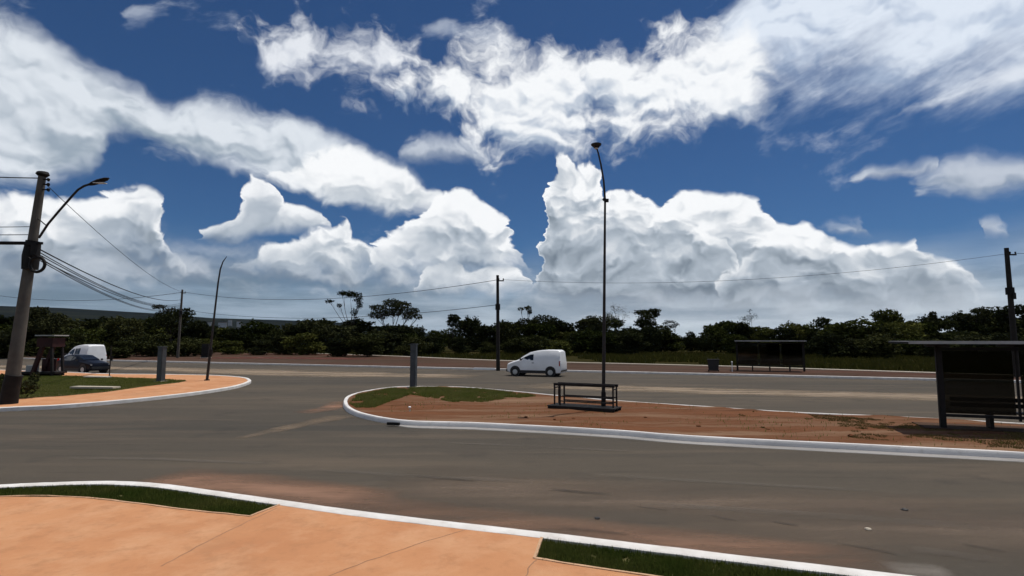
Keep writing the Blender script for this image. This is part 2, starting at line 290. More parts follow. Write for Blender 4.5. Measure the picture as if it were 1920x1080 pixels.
def dustmat(name, c1, c2, strength):
    m = mat(name, c1, c2, 1.2, .95, stretch=ALONG); nt = m.node_tree; L = nt.links
    b = nt.nodes['Principled BSDF']; o = nt.nodes['Material Output']
    a = nt.nodes.new('ShaderNodeAttribute'); a.attribute_name = 'feather'
    tc = nt.nodes.new('ShaderNodeTexCoord'); mp = nt.nodes.new('ShaderNodeMapping'); L.new(tc.outputs['Object'], mp.inputs[0])
    mp.inputs['Rotation'].default_value = (0, 0, -ROADA); mp.inputs['Scale'].default_value = (.25, 1, 1)
    n = nt.nodes.new('ShaderNodeTexNoise'); L.new(mp.outputs[0], n.inputs['Vector']); n.inputs['Scale'].default_value = .9; n.inputs['Detail'].default_value = 8; n.inputs['Roughness'].default_value = .65
    q = nt.nodes.new('ShaderNodeMath'); q.operation = 'MULTIPLY_ADD'; L.new(n.outputs[0], q.inputs[0]); q.inputs[1].default_value = 1.3; q.inputs[2].default_value = -.35
    w = nt.nodes.new('ShaderNodeMath'); w.operation = 'MULTIPLY'; w.use_clamp = True; L.new(q.outputs[0], w.inputs[0]); L.new(a.outputs['Fac'], w.inputs[1])
    w2 = nt.nodes.new('ShaderNodeMath'); w2.operation = 'MULTIPLY'; w2.use_clamp = True; L.new(w.outputs[0], w2.inputs[0]); w2.inputs[1].default_value = strength
    t = nt.nodes.new('ShaderNodeBsdfTransparent'); x = nt.nodes.new('ShaderNodeMixShader'); L.new(w2.outputs[0], x.inputs[0])
    L.new(t.outputs[0], x.inputs[1]); L.new(b.outputs[0], x.inputs[2]); L.new(x.outputs[0], o.inputs[0]); return m
MT['dust'] = dustmat('tan_sand', (.27, .205, .14), (.21, .16, .11), 3.0)
MT['reddust'] = dustmat('red_dust', (.27, .15, .095), (.20, .115, .075), 2.3)

# ------------------------------------------------------------------ mesh helpers
class MB:
    def __init__(s): s.v = []; s.f = []
    def add(s, vs, fs):
        n = len(s.v); s.v += [Vector(p) for p in vs]; s.f += [tuple(n + i for i in f) for f in fs]; return s
    def box(s, c, d, rz=0, bev=0):
        x, y, z = (k / 2 for k in d); m = Matrix.Translation(c) @ Matrix.Rotation(rz, 4, 'Z')
        if not bev:
            vs = [m @ Vector((a * x, b * y, e * z)) for a in (-1, 1) for b in (-1, 1) for e in (-1, 1)]
            return s.add(vs, [(0, 1, 3, 2), (4, 6, 7, 5), (0, 4, 5, 1), (2, 3, 7, 6), (0, 2, 6, 4), (1, 5, 7, 3)])
        bm = bmesh.new(); bmesh.ops.create_cube(bm, size=1); bmesh.ops.scale(bm, vec=d, verts=bm.verts)
        bmesh.ops.bevel(bm, geom=list(bm.edges), offset=bev, segments=2, affect='EDGES'); bm.verts.index_update()
        s.add([m @ q.co for q in bm.verts], [tuple(q.index for q in f.verts) for f in bm.faces]); bm.free(); return s
    def bar(s, a, b, w, h):                       # box beam from a to b
        a, b = Vector(a), Vector(b); d = (b - a).normalized(); up = Vector((0, 0, 1)) if abs(d.z) < .95 else Vector((1, 0, 0))
        x = d.cross(up).normalized() * w / 2; y = x.cross(d).normalized() * h / 2
        vs = [p + i * x + j * y for p in (a, b) for i, j in ((-1, -1), (1, -1), (1, 1), (-1, 1))]
        return s.add(vs, [(3, 2, 1, 0), (4, 5, 6, 7)] + [(i, (i + 1) % 4, 4 + (i + 1) % 4, 4 + i) for i in range(4)])
    def tube(s, pts, rad, n=10, cap=True):
        pts = [Vector(p) for p in pts]; rad = rad if isinstance(rad, (list, tuple)) else [rad] * len(pts); vs = []; fs = []
        ref = None
        for i, p in enumerate(pts):
            d = (pts[min(i + 1, len(pts) - 1)] - pts[max(i - 1, 0)]).normalized()
            if ref is None: ref = Vector((1, 0, 0)) if abs(d.x) < .8 else Vector((0, 1, 0))
            x = (ref - d * ref.dot(d)).normalized(); ref = x; y = d.cross(x)
            vs += [p + (x * math.cos(2 * math.pi * k / n) + y * math.sin(2 * math.pi * k / n)) * rad[i] for k in range(n)]
        for i in range(len(pts) - 1):
            fs += [(i * n + k, i * n + (k + 1) % n, (i + 1) * n + (k + 1) % n, (i + 1) * n + k) for k in range(n)]
        if cap: fs += [tuple(range(n - 1, -1, -1)), tuple((len(pts) - 1) * n + k for k in range(n))]
        return s.add(vs, fs)
    def build(s, name, m, parent=None, smooth=None):
        me = bpy.data.meshes.new(name); me.from_pydata([tuple(p) for p in s.v], [], s.f); me.validate()
        bm = bmesh.new(); bm.from_mesh(me); bmesh.ops.recalc_face_normals(bm, faces=bm.faces); bm.to_mesh(me); bm.free()
        if smooth is not None: me.shade_smooth(); me.set_sharp_from_angle(angle=R(smooth))
        me.materials.append(m); o = bpy.data.objects.new(name, me); C.objects.link(o)
        if parent is not None: o.parent = parent
        return o
def tag(o, label=None, cat=None, group=None, kind=None):
    for k, q in (('label', label), ('category', cat), ('group', group), ('kind', kind)):
        if q: o[k] = q
    return o
def empty(name, loc, rz=0, label=None, cat=None, group=None):
    o = bpy.data.objects.new(name, None); C.objects.link(o); o.location = loc; o.rotation_euler = (0, 0, rz); o.empty_display_size = .3
    return tag(o, label, cat, group)
def inside(px, py, poly):
    r = np.zeros(px.shape, bool); n = len(poly)
    for i in range(n):
        x1, y1 = poly[i][:2]; x2, y2 = poly[(i + 1) % n][:2]
        if y1 == y2: continue
        c = ((y1 > py) != (y2 > py)) & (px < (x2 - x1) * (py - y1) / (y2 - y1) + x1); r ^= c
    return r
def smooth_line(pts, k=6):                        # Catmull-Rom through 2-D points
    pts = [Vector(p[:2]) for p in pts]; out = []
    for i in range(len(pts) - 1):
        p0, p1, p2, p3 = pts[max(i - 1, 0)], pts[i], pts[i + 1], pts[min(i + 2, len(pts) - 1)]
        for j in range(k):
            t = j / k
            out.append(.5 * (2 * p1 + (p2 - p0) * t + (2 * p0 - 5 * p1 + 4 * p2 - p3) * t * t + (3 * p1 - p0 - 3 * p2 + p3) * t ** 3))
    out.append(pts[-1]); return out
def sheet(name, poly, z, m, parent=None, zfun=None, step=0, skirt=0):   # a surface with outline poly, optionally with relief
    poly = [Vector(p[:2]) for p in poly]; pts = list(poly); n = len(poly); edges = [(i, (i + 1) % n) for i in range(n)]
    if step:
        a = np.array([tuple(p) for p in poly]); lo, hi = a.min(0), a.max(0)
        gx, gy = np.meshgrid(np.arange(lo[0], hi[0], step), np.arange(lo[1], hi[1], step)); gx = gx.ravel() + rng.uniform(-.3, .3, gx.size) * step; gy = gy.ravel() + rng.uniform(-.3, .3, gy.size) * step
        k = inside(gx, gy, poly); pts += [Vector((x, y)) for x, y in zip(gx[k], gy[k])]
    vs, es, fs, *_ = geometry.delaunay_2d_cdt(pts, edges, [list(range(n))], 1, 1e-5)
    mb = MB(); mb.add([(p.x, p.y, z + (zfun(p.x, p.y) if zfun else 0)) for p in vs], [tuple(f) for f in fs])
    if skirt: 
        k = len(mb.v); mb.add([(p.x, p.y, z + (zfun(p.x, p.y) if zfun else 0)) for p in poly] + [(p.x, p.y, z - skirt) for p in poly], [(i, (i + 1) % n, n + (i + 1) % n, n + i) for i in range(n)])
    return mb.build(name, m, parent)
def sweep(name, line, prof, m, closed=False, parent=None, jit=0.0):   # profile (offset to the left of the line, z)
    line = [Vector(p[:2]) for p in line]; N = len(line); k = len(prof); vs = []; fs = []
    for i, p in enumerate(line):
        a = line[(i - 1) % N if closed else max(i - 1, 0)]; b = line[(i + 1) % N if closed else min(i + 1, N - 1)]
        d = (b - a).normalized(); nrm = Vector((-d.y, d.x)); j = random.uniform(-jit, jit)
        vs += [(p.x + nrm.x * (o + j), p.y + nrm.y * (o + j), z + random.uniform(-jit, jit) * .5) for o, z in prof]
    for i in range(N if closed else N - 1):
        i2 = (i + 1) % N; fs += [(i * k + q, i * k + q + 1, i2 * k + q + 1, i2 * k + q) for q in range(k - 1)]
    if not closed: fs += [tuple(range(k)), tuple((N - 1) * k + q for q in range(k - 1, -1, -1))]
    return MB().add(vs, fs).build(name, m, parent, 35)
def ribbon(name, line, width, z, m, ends=True):   # feathered dust film
    N = len(line); vs = []; fs = []; at = []
    for i, p in enumerate(line):
        a, b = line[max(i - 1, 0)], line[min(i + 1, N - 1)]; d = (b - a).normalized(); nr = Vector((-d.y, d.x)); w = width[i] if isinstance(width, (list, tuple)) else width
        for j, o in enumerate((-1, -.55, 0, .55, 1)):
            vs.append((p.x + nr.x * o * w / 2, p.y + nr.y * o * w / 2, z)); at.append((0, .75, 1, .75, 0)[j] * (min(1, i / 3, (N - 1 - i) / 3) if ends else 1))
    for i in range(N - 1): fs += [(i * 5 + j, i * 5 + j + 1, i * 5 + 6 + j, i * 5 + 5 + j) for j in range(4)]
    o = MB().add(vs, fs).build(name, m); a = o.data.attributes.new('feather', 'FLOAT', 'POINT'); a.data.foreach_set('value', at); return o
def quadmesh(name, v, per, m, parent=None, tris=False):
    k = 3 if tris else 4; n = len(v) // k; me = bpy.data.meshes.new(name)
    me.vertices.add(len(v)); me.vertices.foreach_set('co', np.asarray(v, np.float32).ravel())
    me.loops.add(len(v)); me.loops.foreach_set('vertex_index', np.arange(len(v), dtype=np.int32))
    me.polygons.add(n); me.polygons.foreach_set('loop_start', np.arange(0, len(v), k, dtype=np.int32))
    me.update(calc_edges=True); me.materials.append(m)
    o = bpy.data.objects.new(name, me); C.objects.link(o)
    if parent is not None: o.parent = parent
    return o
def blades(name, poly, density, h0, h1, w, z, m, mask=None, lean=.5):
    a = np.array([tuple(p[:2]) for p in poly]); lo, hi = a.min(0), a.max(0); n = int((hi - lo).prod() * density)
    x = rng.uniform(lo[0], hi[0], n); y = rng.uniform(lo[1], hi[1], n); k = inside(x, y, poly)
    if mask is not None: k &= mask(x, y)
    x, y = x[k], y[k]; n = len(x); h = rng.uniform(h0, h1, n); t = rng.uniform(0, 6.28, n); l = rng.uniform(0, lean, n) * h; t2 = rng.uniform(0, 6.28, n)
    zz = z(x, y) if callable(z) else np.full(n, z)
    ww = w * rng.uniform(.6, 1.4, n)
    A = np.stack([x - np.cos(t) * ww, y - np.sin(t) * ww, zz - .01], 1); B = np.stack([x + np.cos(t) * ww, y + np.sin(t) * ww, zz - .01], 1)
    D = np.stack([x + np.cos(t2) * l, y + np.sin(t2) * l, zz + h], 1)
    return quadmesh(name, np.stack([A, B, D], 1).reshape(-1, 3), 3, m, tris=True)
def vnoise(x, y, s, seed=0):                      # cheap smooth value noise for relief and masks
    x = np.asarray(x, float) / s + seed * 17.3; y = np.asarray(y, float) / s - seed * 9.1; xi, yi = np.floor(x), np.floor(y); fx, fy = x - xi, y - yi
    fx, fy = fx * fx * (3 - 2 * fx), fy * fy * (3 - 2 * fy); hsh = lambda a, b: np.modf(np.abs(np.sin(a * 127.1 + b * 311.7) * 43758.5453))[0]
    return (hsh(xi, yi) * (1 - fx) + hsh(xi + 1, yi) * fx) * (1 - fy) + (hsh(xi, yi + 1) * (1 - fx) + hsh(xi + 1, yi + 1) * fx) * fy

# ------------------------------------------------------------------ ground, roads, pavements
g = MB(); q = 9000.0
g.add([(-q, -400, -.03), (q, -400, -.03), (q, q, -.03), (-q, q, -.03)], [(0, 1, 2, 3)])
tag(g.build('ground', MT['field']), kind='structure')

fk0, fk1 = P(210, 677), P(1760, 714)              # the far kerb is a straight line in the place
fd = (fk1 - fk0).normalized()
FK = [fk0 - fd * 260, fk0 - fd * 120] + [fk0.lerp(fk1, t) for t in (0, .12, .24, .36, .48, .6, .72, .84, 1)] + [fk1 + fd * 60, fk1 + fd * 160]
fn = Vector((-fd.y, fd.x, 0));  fn = fn if fn.y > 0 else -fn
road = [FK[0], FK[-1], Vector((FK[-1].x, -8, 0)), Vector((FK[0].x, -8, 0))]
tag(sheet('road', road, 0.0, MT['asphalt']), kind='structure')
KP = [(0, -.02), (0, .13), (.02, .15), (.20, .15), (.22, .13), (.22, -.02)]
tag(sweep('far_kerb', FK, [(o * (1 if True else -1), z) for o, z in KP], MT['kerb']), kind='structure')
# earth verge and the narrow footpath behind the far kerb
VB = [P(x, y) for x, y in ((300, 658), (480, 661), (700, 668), (930, 678), (1340, 689), (1760, 703))]
VB = [VB[0] + (VB[0] - VB[1]).normalized() * 150] + VB + [VB[-1] + (VB[-1] - VB[-2]).normalized() * 120]
vb = smooth_line(VB, 5)
front = [p + fn * .2 for p in FK]
tag(sheet('verge', [p.xy for p in front] + [p for p in reversed(vb)], .10, MT['verge'], skirt=.12), kind='structure')
tag(sweep('footpath', vb, [(0, -.02), (0, .16), (.9, .16), (.9, -.02)], MT['slab']), kind='structure')
rl = smooth_line([P(380, 671, .1), P(480, 670.5, .1), P(580, 671.5, .1), P(700, 674, .1)], 6)
tag(ribbon('red_earth_strip', rl, 6.5, .106, dustmat('red_earth_film', (.15, .035, .022), (.10, .028, .018), 2.2)), kind='structure')

# near pavement
nk = smooth_line([P(x, y, .14) for x, y in ((-420, 944), (-200, 921), (0, 908), (100, 903.5), (200, 901), (300, 905.5), (400, 918.5), (540, 938), (700, 960), (1020, 996.5), (1200, 1017.5), (1440, 1046), (1680, 1074), (2300, 1150))], 6)
NKP = [(0, -.02), (0, .12), (.02, .14), (.20, .14), (.22, .128), (.22, -.02)]
tag(sweep('pavement_kerb', nk, [(-o, z) for o, z in NKP], MT['kerb'], jit=.004), kind='structure')
inner = []
for i, p in enumerate(nk):
    d = (nk[min(i + 1, len(nk) - 1)] - nk[max(i - 1, 0)]).normalized(); inner.append(p + Vector((d.y, -d.x)) * .215)
ZP = .125
g1 = [P(x, y, ZP).xy for x, y in ((-420, 950), (-200, 927), (0, 912), (100, 907), (190, 904.5), (300, 910), (400, 923.5), (530, 944), (470, 968), (340, 955), (250, 943), (140, 932), (0, 931), (-200, 946), (-420, 972))]
g2 = [P(x, y, ZP).xy for x, y in ((1018, 1002), (1300, 1034), (1690, 1080), (2300, 1158), (2300, 1240), (1690, 1146), (1200, 1077), (1002, 1047))]
# the pavement is one slab with two planting openings
def pavement():
    outer = [Vector(p) for p in inner] + [Vector((inner[-1].x, -3)), Vector((inner[0].x, -3))]
    pts = outer + [Vector(p) for p in g1] + [Vector(p) for p in g2]; a, b, c = len(outer), len(g1), len(g2)
    ed = [(i, (i + 1) % a) for i in range(a)] + [(a + i, a + (i + 1) % b) for i in range(b)] + [(a + b + i, a + b + (i + 1) % c) for i in range(c)]
    vs, es, fs, *_ = geometry.delaunay_2d_cdt(pts, ed, [], 1, 1e-5)
    keep = []
    for f in fs:
        m = sum((vs[i] for i in f), Vector((0, 0))) / 3; x, y = np.array([m.x]), np.array([m.y])
        if inside(x, y, outer)[0] and not inside(x, y, g1)[0] and not inside(x, y, g2)[0]: keep.append(tuple(f))
    mb = MB(); mb.add([(p.x, p.y, ZP) for p in vs], keep)
    for pl in (g1, g2):
        n = len(pl); mb.add([(p[0], p[1], ZP) for p in pl] + [(p[0], p[1], -.02) for p in pl], [(i, (i + 1) % n, n + (i + 1) % n, n + i) for i in range(n)])
    return mb.build('pavement', MT['pavement'])
tag(pavement(), kind='structure')
for nm, pl in (('planting_bed', g1), ('planting_bed', g2)): tag(sheet(nm, pl, .08, MT['turf']), kind='structure')
def lip(line, zz, name):
    tag(sweep(name, line, [(-.018, ZP - .03), (-.018, zz), (.018, zz), (.018, ZP - .03)], MT['lip'], jit=.006), kind='structure')
lip(smooth_line([g1[7], g1[8]], 4), ZP + .012, 'bed_edging'); lip(smooth_line([g1[8], g1[9], g1[10], g1[11], g1[12], g1[13]], 5), ZP + .010, 'bed_edging')
lip(smooth_line([g2[0], g2[7]], 4), ZP + .012, 'bed_edging'); lip(smooth_line([g2[7], g2[6], g2[5]], 5), ZP + .010, 'bed_edging')

# middle island
ik = [P(x, y) for x, y in ((1010, 743), (880, 731), (800, 729), (740, 730), (690, 737), (655, 746), (643, 757), (650, 772), (685, 786), (760, 798), (880, 802), (1000, 808), (1150, 817), (1300, 829), (1600, 845), (1920, 862), (2400, 890))]
ikb = [P(x, y) for x, y in ((2400, 833), (1920, 802), (1700, 789), (1480, 779), (1320, 768), (1160, 757))]
il = smooth_line(ik, 6); ib = smooth_line(ikb + ik[:1], 5)
IKP = [(0, -.02), (0, .02), (.02, .12), (.045, .15), (.16, .15), (.18, .12), (.18, -.02)]
tag(sweep('island_kerb', il, IKP, MT['kerb_old'], jit=.005), kind='structure')
tag(sweep('island_back_kerb', ib, [(0, -.02), (0, .12), (.015, .14), (.12, .14), (.135, .12), (.135, -.02)], MT['kerb']), kind='structure')
# concrete gutter apron along the front of the island
gut = [p for p in il if p.x > P(760, 798).x - .2]
tag(sweep('gutter', gut, [(-.34, -.01), (-.32, .012), (-.03, .016), (0, .02), (0, -.01)], MT['gutter'], jit=.006), kind='structure')
def offs(line, o):
    r = []
    for i, p in enumerate(line):
        d = (line[min(i + 1, len(line) - 1)] - line[max(i - 1, 0)]).normalized(); r.append(p + Vector((-d.y, d.x)) * o)
    return r
isl = offs(il, .18) + offs(ib, .135)[:-1]
def islz(x, y): return float(vnoise(x, y, .9, 1) * .07 + vnoise(x, y, .25, 2) * .03 - .02)
tag(sheet('island_soil', isl, .10, MT['soil'], zfun=islz, step=.28), kind='structure')
gp = [P(x, y, .12).xy for x, y in ((1005, 744), (960, 748), (900, 754), (850, 755), (810, 746), (770, 741), (740, 752), (700, 765), (676, 769), (654, 758), (668, 744), (700, 735), (745, 729), (800, 728), (880, 730), (960, 737))]
gmask = lambda x, y: (vnoise(x, y, .7, 3) * .6 + vnoise(x, y, .18, 4) * .4) > .40
blz = lambda x, y: .10 + vnoise(x, y, .9, 1) * .07 + vnoise(x, y, .25, 2) * .03 - .03
tag(blades('island_grass', gp, 1500, .05, .16, .012, blz, MT['grass'], gmask), 'green grass on the rounded left end of the red earth island', 'grass', kind='stuff')
gp2 = [P(x, y, .12).xy for x, y in ((1380, 770), (1560, 781), (1690, 789), (1740, 805), (1920, 812), (2200, 826), (2200, 868), (1920, 843), (1740, 831), (1600, 822), (1400, 808))]
tag(blades('weed_patch', gp2, 1500, .02, .065, .012, blz, leafmat('olive_weeds', (.13, .105, .04), (.17, .12, .05)), lambda x, y: (vnoise(x, y, .9, 5) * .6 + vnoise(x, y, .25, 6) * .4) > .40 + np.clip((P(1760, 812).x - x) / 4.2, 0, 1) * .42), 'sparse olive weeds on the island around the near shelter', 'weeds', kind='stuff')
tag(blades('verge_weeds', isl, 14, .04, .12, .012, blz, MT['grass'], lambda x, y: vnoise(x, y, 1.2, 8) > .55), 'scattered weeds on the red earth', 'weeds', kind='stuff')

# left corner island
lk = [P(x, y) for x, y in ((-500, 820), (-200, 787), (0, 772), (100, 767), (200, 759), (300, 749), (380, 739), (440, 729), (466, 721), (470, 716), (455, 711), (400, 707), (300, 705), (200, 704), (100, 700), (-100, 694), (-500, 686))]
ll = smooth_line(lk, 6)
tag(sweep('corner_kerb', ll, [(0, -.02), (0, .13), (.02, .15), (.18, .15), (.20, .13), (.20, -.02)], MT['kerb'], jit=.004), kind='structure')
lin = offs(ll, .2)
tag(sheet('corner_pavement', lin, .13, MT['pavement']), kind='structure')
lg = [P(x, y, .13).xy for x, y in ((-500, 800), (-150, 762), (28, 748), (120, 742.5), (200, 735), (270, 725), (335, 717.5), (350, 714.5), (300, 711), (205, 708), (110, 705), (0, 703), (-200, 700), (-500, 696))]
tag(sheet('corner_turf', lg, .145, MT['turf'], skirt=.03), kind='structure')
tag(blades('corner_grass', lg, 420, .03, .10, .016, .145, MT['grass'], lambda x, y: (vnoise(x, y, .9, 11) * .5 + vnoise(x, y, .2, 12) * .5) > .22), 'mown green grass on the left corner island', 'grass', kind='stuff')
bedclip = [Vector(p) for p in offs(nk, -.235)] + [Vector((nk[-1].x, -3)), Vector((nk[0].x, -3))]
def mk1(x, y): return inside(x, y, bedclip) & ((vnoise(x, y, .5, 21) * .6 + vnoise(x, y, .13, 22) * .4) > .20)
tag(blades('bed_grass', g1, 7000, .03, .08, .008, .08, MT['dgrass'], mk1), 'dark grass in the long left bed of the near pavement', 'grass', kind='stuff')
tag(blades('bed_grass', g2, 7000, .03, .08, .008, .08, MT['dgrass'], mk1), 'dark grass in the bed at the lower right corner', 'grass', kind='stuff')

# sand and dust films on the asphalt
def film(pts, w, m, z, ends=True): return tag(ribbon('sand_film', smooth_line([P(x, y) for x, y in pts], 6), w, z, m, ends), kind='structure')
film([(980, 722), (1200, 729), (1480, 737), (1760, 745), (2100, 755)], 4.4, MT['dust'], .004)
film([(-300, 683), (210, 690), (400, 695), (560, 700), (720, 703), (900, 706)], [5.5] * 12 + [7.5] * 12 + [5.0] * 7, MT['dust'], .004)
film([(1560, 780), (1700, 793), (1850, 799), (2100, 812)], 1.2, MT['dust'], .008)
film([(300, 890), (420, 905), (560, 925), (720, 948), (880, 968), (1040, 985), (1300, 1015), (1700, 1060)], [1.6] * 6 + [1.9] * 12 + [1.1] * 25, MT['reddust'], .004)
film([(440, 824), (520, 806), (590, 791), (655, 778)], [.5] * 5 + [.9] * 8 + [1.2] * 6, dustmat('thin_sand', (.22, .165, .115), (.17, .125, .085), 1.6), .004)
film([(560, 775), (620, 765), (645, 752)], 1.2, MT['reddust'], .008)
film([(700, 905), (1000, 930), (1400, 960), (1800, 985), (2200, 1010)], 3.6, dustmat('brown_dust', (.165, .122, .088), (.125, .092, .068), 1.7), .006)
film([(-200, 670), (-60, 686), (10, 700)], 3, MT['dust'], .006)

tar = dustmat('dark_road_stain', (.034, .030, .026), (.05, .044, .037), 1.1)
for pts, w in (([(1190, 950), (1230, 955), (1255, 958)], .10), ([(1330, 966), (1352, 972), (1385, 978)], .10), ([(1445, 978), (1470, 983), (1500, 987)], .12), ([(1570, 1020), (1640, 1032), (1700, 1046)], .10), ([(1800, 1020), (1850, 1030), (1890, 1036)], .14), ([(1030, 918), (1090, 924), (1150, 928)], .22),
               ([(760, 890), (830, 897), (900, 903)], .3), ([(1040, 990), (1120, 997), (1180, 1004)], .16)): film(pts, w, tar, .012)
pale = dustmat('pale_road_scuff', (.17, .147, .122), (.14, .12, .10), .9)
for pts, w in (([(560, 880), (760, 892), (1000, 905)], .3), ([(1100, 890), (1350, 905), (1650, 922)], .3), ([(1200, 945), (1500, 965), (1850, 990)], .35), ([(100, 860), (300, 862), (520, 872)], .3), ([(1700, 1030), (1780, 1040), (1880, 1055)], .3), ([(820, 830), (1000, 838), (1200, 848)], .25)): film(pts, w, pale, .014)
pv = bpy.data.objects['pavement']; seam = mat('dark_joint', (.32, .175, .10), (.22, .12, .07), 3, .95)
for pts in ([(520, 952), (450, 985), (370, 1025), (300, 1062)], [(900, 985), (800, 1015), (690, 1052), (600, 1085)], [(1002, 1049), (996, 1062), (985, 1085)]):
    ln = smooth_line([P(x + random.uniform(-4, 4), y, ZP) for x, y in pts], 5)
    sweep('joint', [p + Vector((random.uniform(-.012, .012), random.uniform(-.012, .012))) for p in ln], [(-.007, ZP + .0015), (.007, ZP + .0015)], seam, parent=pv)

# ------------------------------------------------------------------ distant plateau
def hill_h(x, y):
    D = math.hypot(x, y); az = math.atan2(x, y)
    px = 960 + F * math.tan(max(-1.2, min(1.2, az)))
    ys = np.interp(px, [-1500, -300, 0, 110, 280, 400, 520, 640, 760, 900], [560, 570, 576, 579, 589, 598, 601, 606, 618, 640])
    top = max(0, (636 - ys)) / F * 4200 * math.cos(az)
    t = min(1, max(0, (D - 900) / 3300)); t = t * t * (3 - 2 * t)
    if D > 4400: t = 1 - min(1, (D - 4400) / 1200) * .25
    nz = float(vnoise(x, y, 420, 3)) * .6 + float(vnoise(x, y, 150, 5)) * .4
    return max(-4.0, top * t * (.80 + .2 * t) + (nz - .5) * 26 * t * (1 - .8 * t) - 3 * (1 - t))
mb = MB(); nA, nD = 120, 40; vs = []
for i in range(nA):
    az = R(-62 + 66 * i / (nA - 1))
    for j in range(nD):
        D = 850 + (5600 - 850) * j / (nD - 1); x, y = D * math.sin(az), D * math.cos(az); vs.append((x, y, hill_h(x, y)))
mb.add(vs, [(i * nD + j, i * nD + j + 1, (i + 1) * nD + j + 1, (i + 1) * nD + j) for i in range(nA - 1) for j in range(nD - 1)])
tag(mb.build('hill', MT['hill'], smooth=80), kind='structure')
towns = [(418, 607, 1900, 26, 8, 9), (432, 606, 2200, 14, 8, 22), (449, 606, 2000, 15, 8, 16), (460, 610, 1800, 18, 8, 7), (472, 609, 1900, 12, 9, 12), (483, 610, 1700, 10, 8, 14), (495, 611, 1800, 16, 8, 8), (508, 611, 1900, 20, 8, 7), (392, 606, 2100, 18, 9, 8)]
lab = ['long low white', 'tallest pale', 'broad pale', 'low white', 'small white', 'narrow white', 'low cream', 'rightmost long pale', 'leftmost low pale']
for (px, py, D, w, dp, hh), lb in zip(towns, lab):
    x, y = D * math.tan(math.atan((px - 960) / F)), D; z = hill_h(x, y)
    e = empty('town_building', (x, y, z - 2), .4, lb + ' building of the far town below the plateau', 'building', 'far town buildings')
    zt = max(H + D * (636 - py) / F + hh * .3, z + hh) - z + 2
    MB().box((0, 0, zt / 2), (w, dp, zt)).build('wall', MT['wall'], e); MB().box((0, 0, zt + .6), (w + .8, dp + .8, 1.2)).build('roof', MT['roof'], e)
    for k in range(max(2, int(w / 4))):
        MB().box((-w / 2 + (k + .5) * w / max(2, int(w / 4)), -dp / 2, zt - hh * .45), (1.6, .2, 1.8)).build('window', MT['carglass'], e)

# ------------------------------------------------------------------ trees
def leaves(lobes, n, size, hollow=.45):
    ws = np.array([l[3] * l[4] * l[5] for l in lobes]) ** .75; ws = ws / ws.sum(); out = []
    for l, w in zip(lobes, ws):
        k = max(8, int(n * w)); d = rng.normal(size=(k, 3)); d /= np.linalg.norm(d, axis=1)[:, None]
        r = hollow + (1 - hollow) * rng.uniform(0, 1, k) ** .6; r *= 1 + .22 * (np.sin(d[:, 0] * 7 + l[0]) * np.sin(d[:, 1] * 6 + l[1] * 2) + np.sin(d[:, 2] * 9 + l[2]) * .6)
        c = np.array(l[:3]) + d * r[:, None] * np.array(l[3:6]); s = size * rng.uniform(.55, 1.45, k)[:, None]
        a = rng.normal(size=(k, 3)); a /= np.linalg.norm(a, axis=1)[:, None]; b = np.cross(a, rng.normal(size=(k, 3))); b /= np.linalg.norm(b, axis=1)[:, None]
        out.append(np.stack([c - a * s, c + b * s * .55, c + a * s, c - b * s * .55], 1).reshape(-1, 3))
    return np.concatenate(out)
def limbs(mb, base, lobes, r0, fork=.45):
    b = Vector(base); cen = sum((Vector(l[:3]) for l in lobes), Vector()) / len(lobes); low = min(l[2] for l in lobes)
    fk = b.lerp(Vector((cen.x, cen.y, low)), fork); fk.x += random.uniform(-.2, .2)
    mb.tube([b - Vector((0, 0, .1)), b.lerp(fk, .5) + Vector((random.uniform(-.1, .1), 0, 0)), fk], [r0, r0 * .8, r0 * .65], 7)
    for l in lobes:
        t = Vector(l[:3]); m = fk.lerp(t, .5) + Vector((random.uniform(-.3, .3), random.uniform(-.3, .3), random.uniform(-.2, .3)))
        mb.tube([fk, m, t], [r0 * .5, r0 * .33, r0 * .12], 5)
        for q in range(3):
            dd = Vector((random.uniform(-1, 1) * l[3], random.uniform(-1, 1) * l[4], random.uniform(-.3, .9) * l[5])) * .8
            mb.tube([m.lerp(t, random.uniform(.2, .9)), t + dd], [r0 * .18, r0 * .05], 4)
def tree(name, loc, lobes, n, size, r0, lf, label, cat='tree', group=None, hollow=.45, fork=.45):
    e = empty(name, loc, 0, label, cat, group); mb = MB(); limbs(mb, (0, 0, 0), lobes, r0, fork); mb.build('trunk', MT['bark'], e, 60)
    quadmesh('crown', leaves(lobes, int(n * 1.9), size * .72, hollow), 4, MT['leaf'][lf], e); return e
def px_tree(name, px, D, blobs, n, size, r0, lf, label, group='trees standing above the tree line', base_y=None, **k):
    # blobs: photo pixels (x, y, half width, half height) turned into metres at the tree's own distance
    s = D / F; bx = (px - 960) * s; lobes = []
    for x, y, a, b in blobs:
        p = PD(x, y, D); lobes.append((p.x - bx, random.uniform(-.5, .5) * a * s, p.z, a * s, a * s * .9, b * s))
    return tree(name, (bx, D, -.03), lobes, n, size, r0, lf, label, 'tree', group, **k)
px_tree('umbrella_tree', 735, 122, [(710, 577, 17, 6), (735, 568, 20, 8), (755, 573, 18, 8), (772, 583, 14, 8), (708, 590, 20, 8), (735, 584, 26, 8), (784, 594, 9, 5), (765, 592, 12, 8)], 2600, .26, .28, 2,
        'dense flat-topped umbrella tree with bare trunks, widest crown above the tree line', fork=.2)
px_tree('sparse_tree', 668, 118, [(655, 551, 20, 6), (672, 560, 10, 11), (618, 565, 9, 3.5), (636, 572, 6, 4), (640, 549, 9, 5), (664, 585, 7, 8), (674, 572, 6, 8)], 900, .22, .15, 0, 'thin ragged tree with gaps and drooping tuft on its left', fork=.5, hollow=.2)
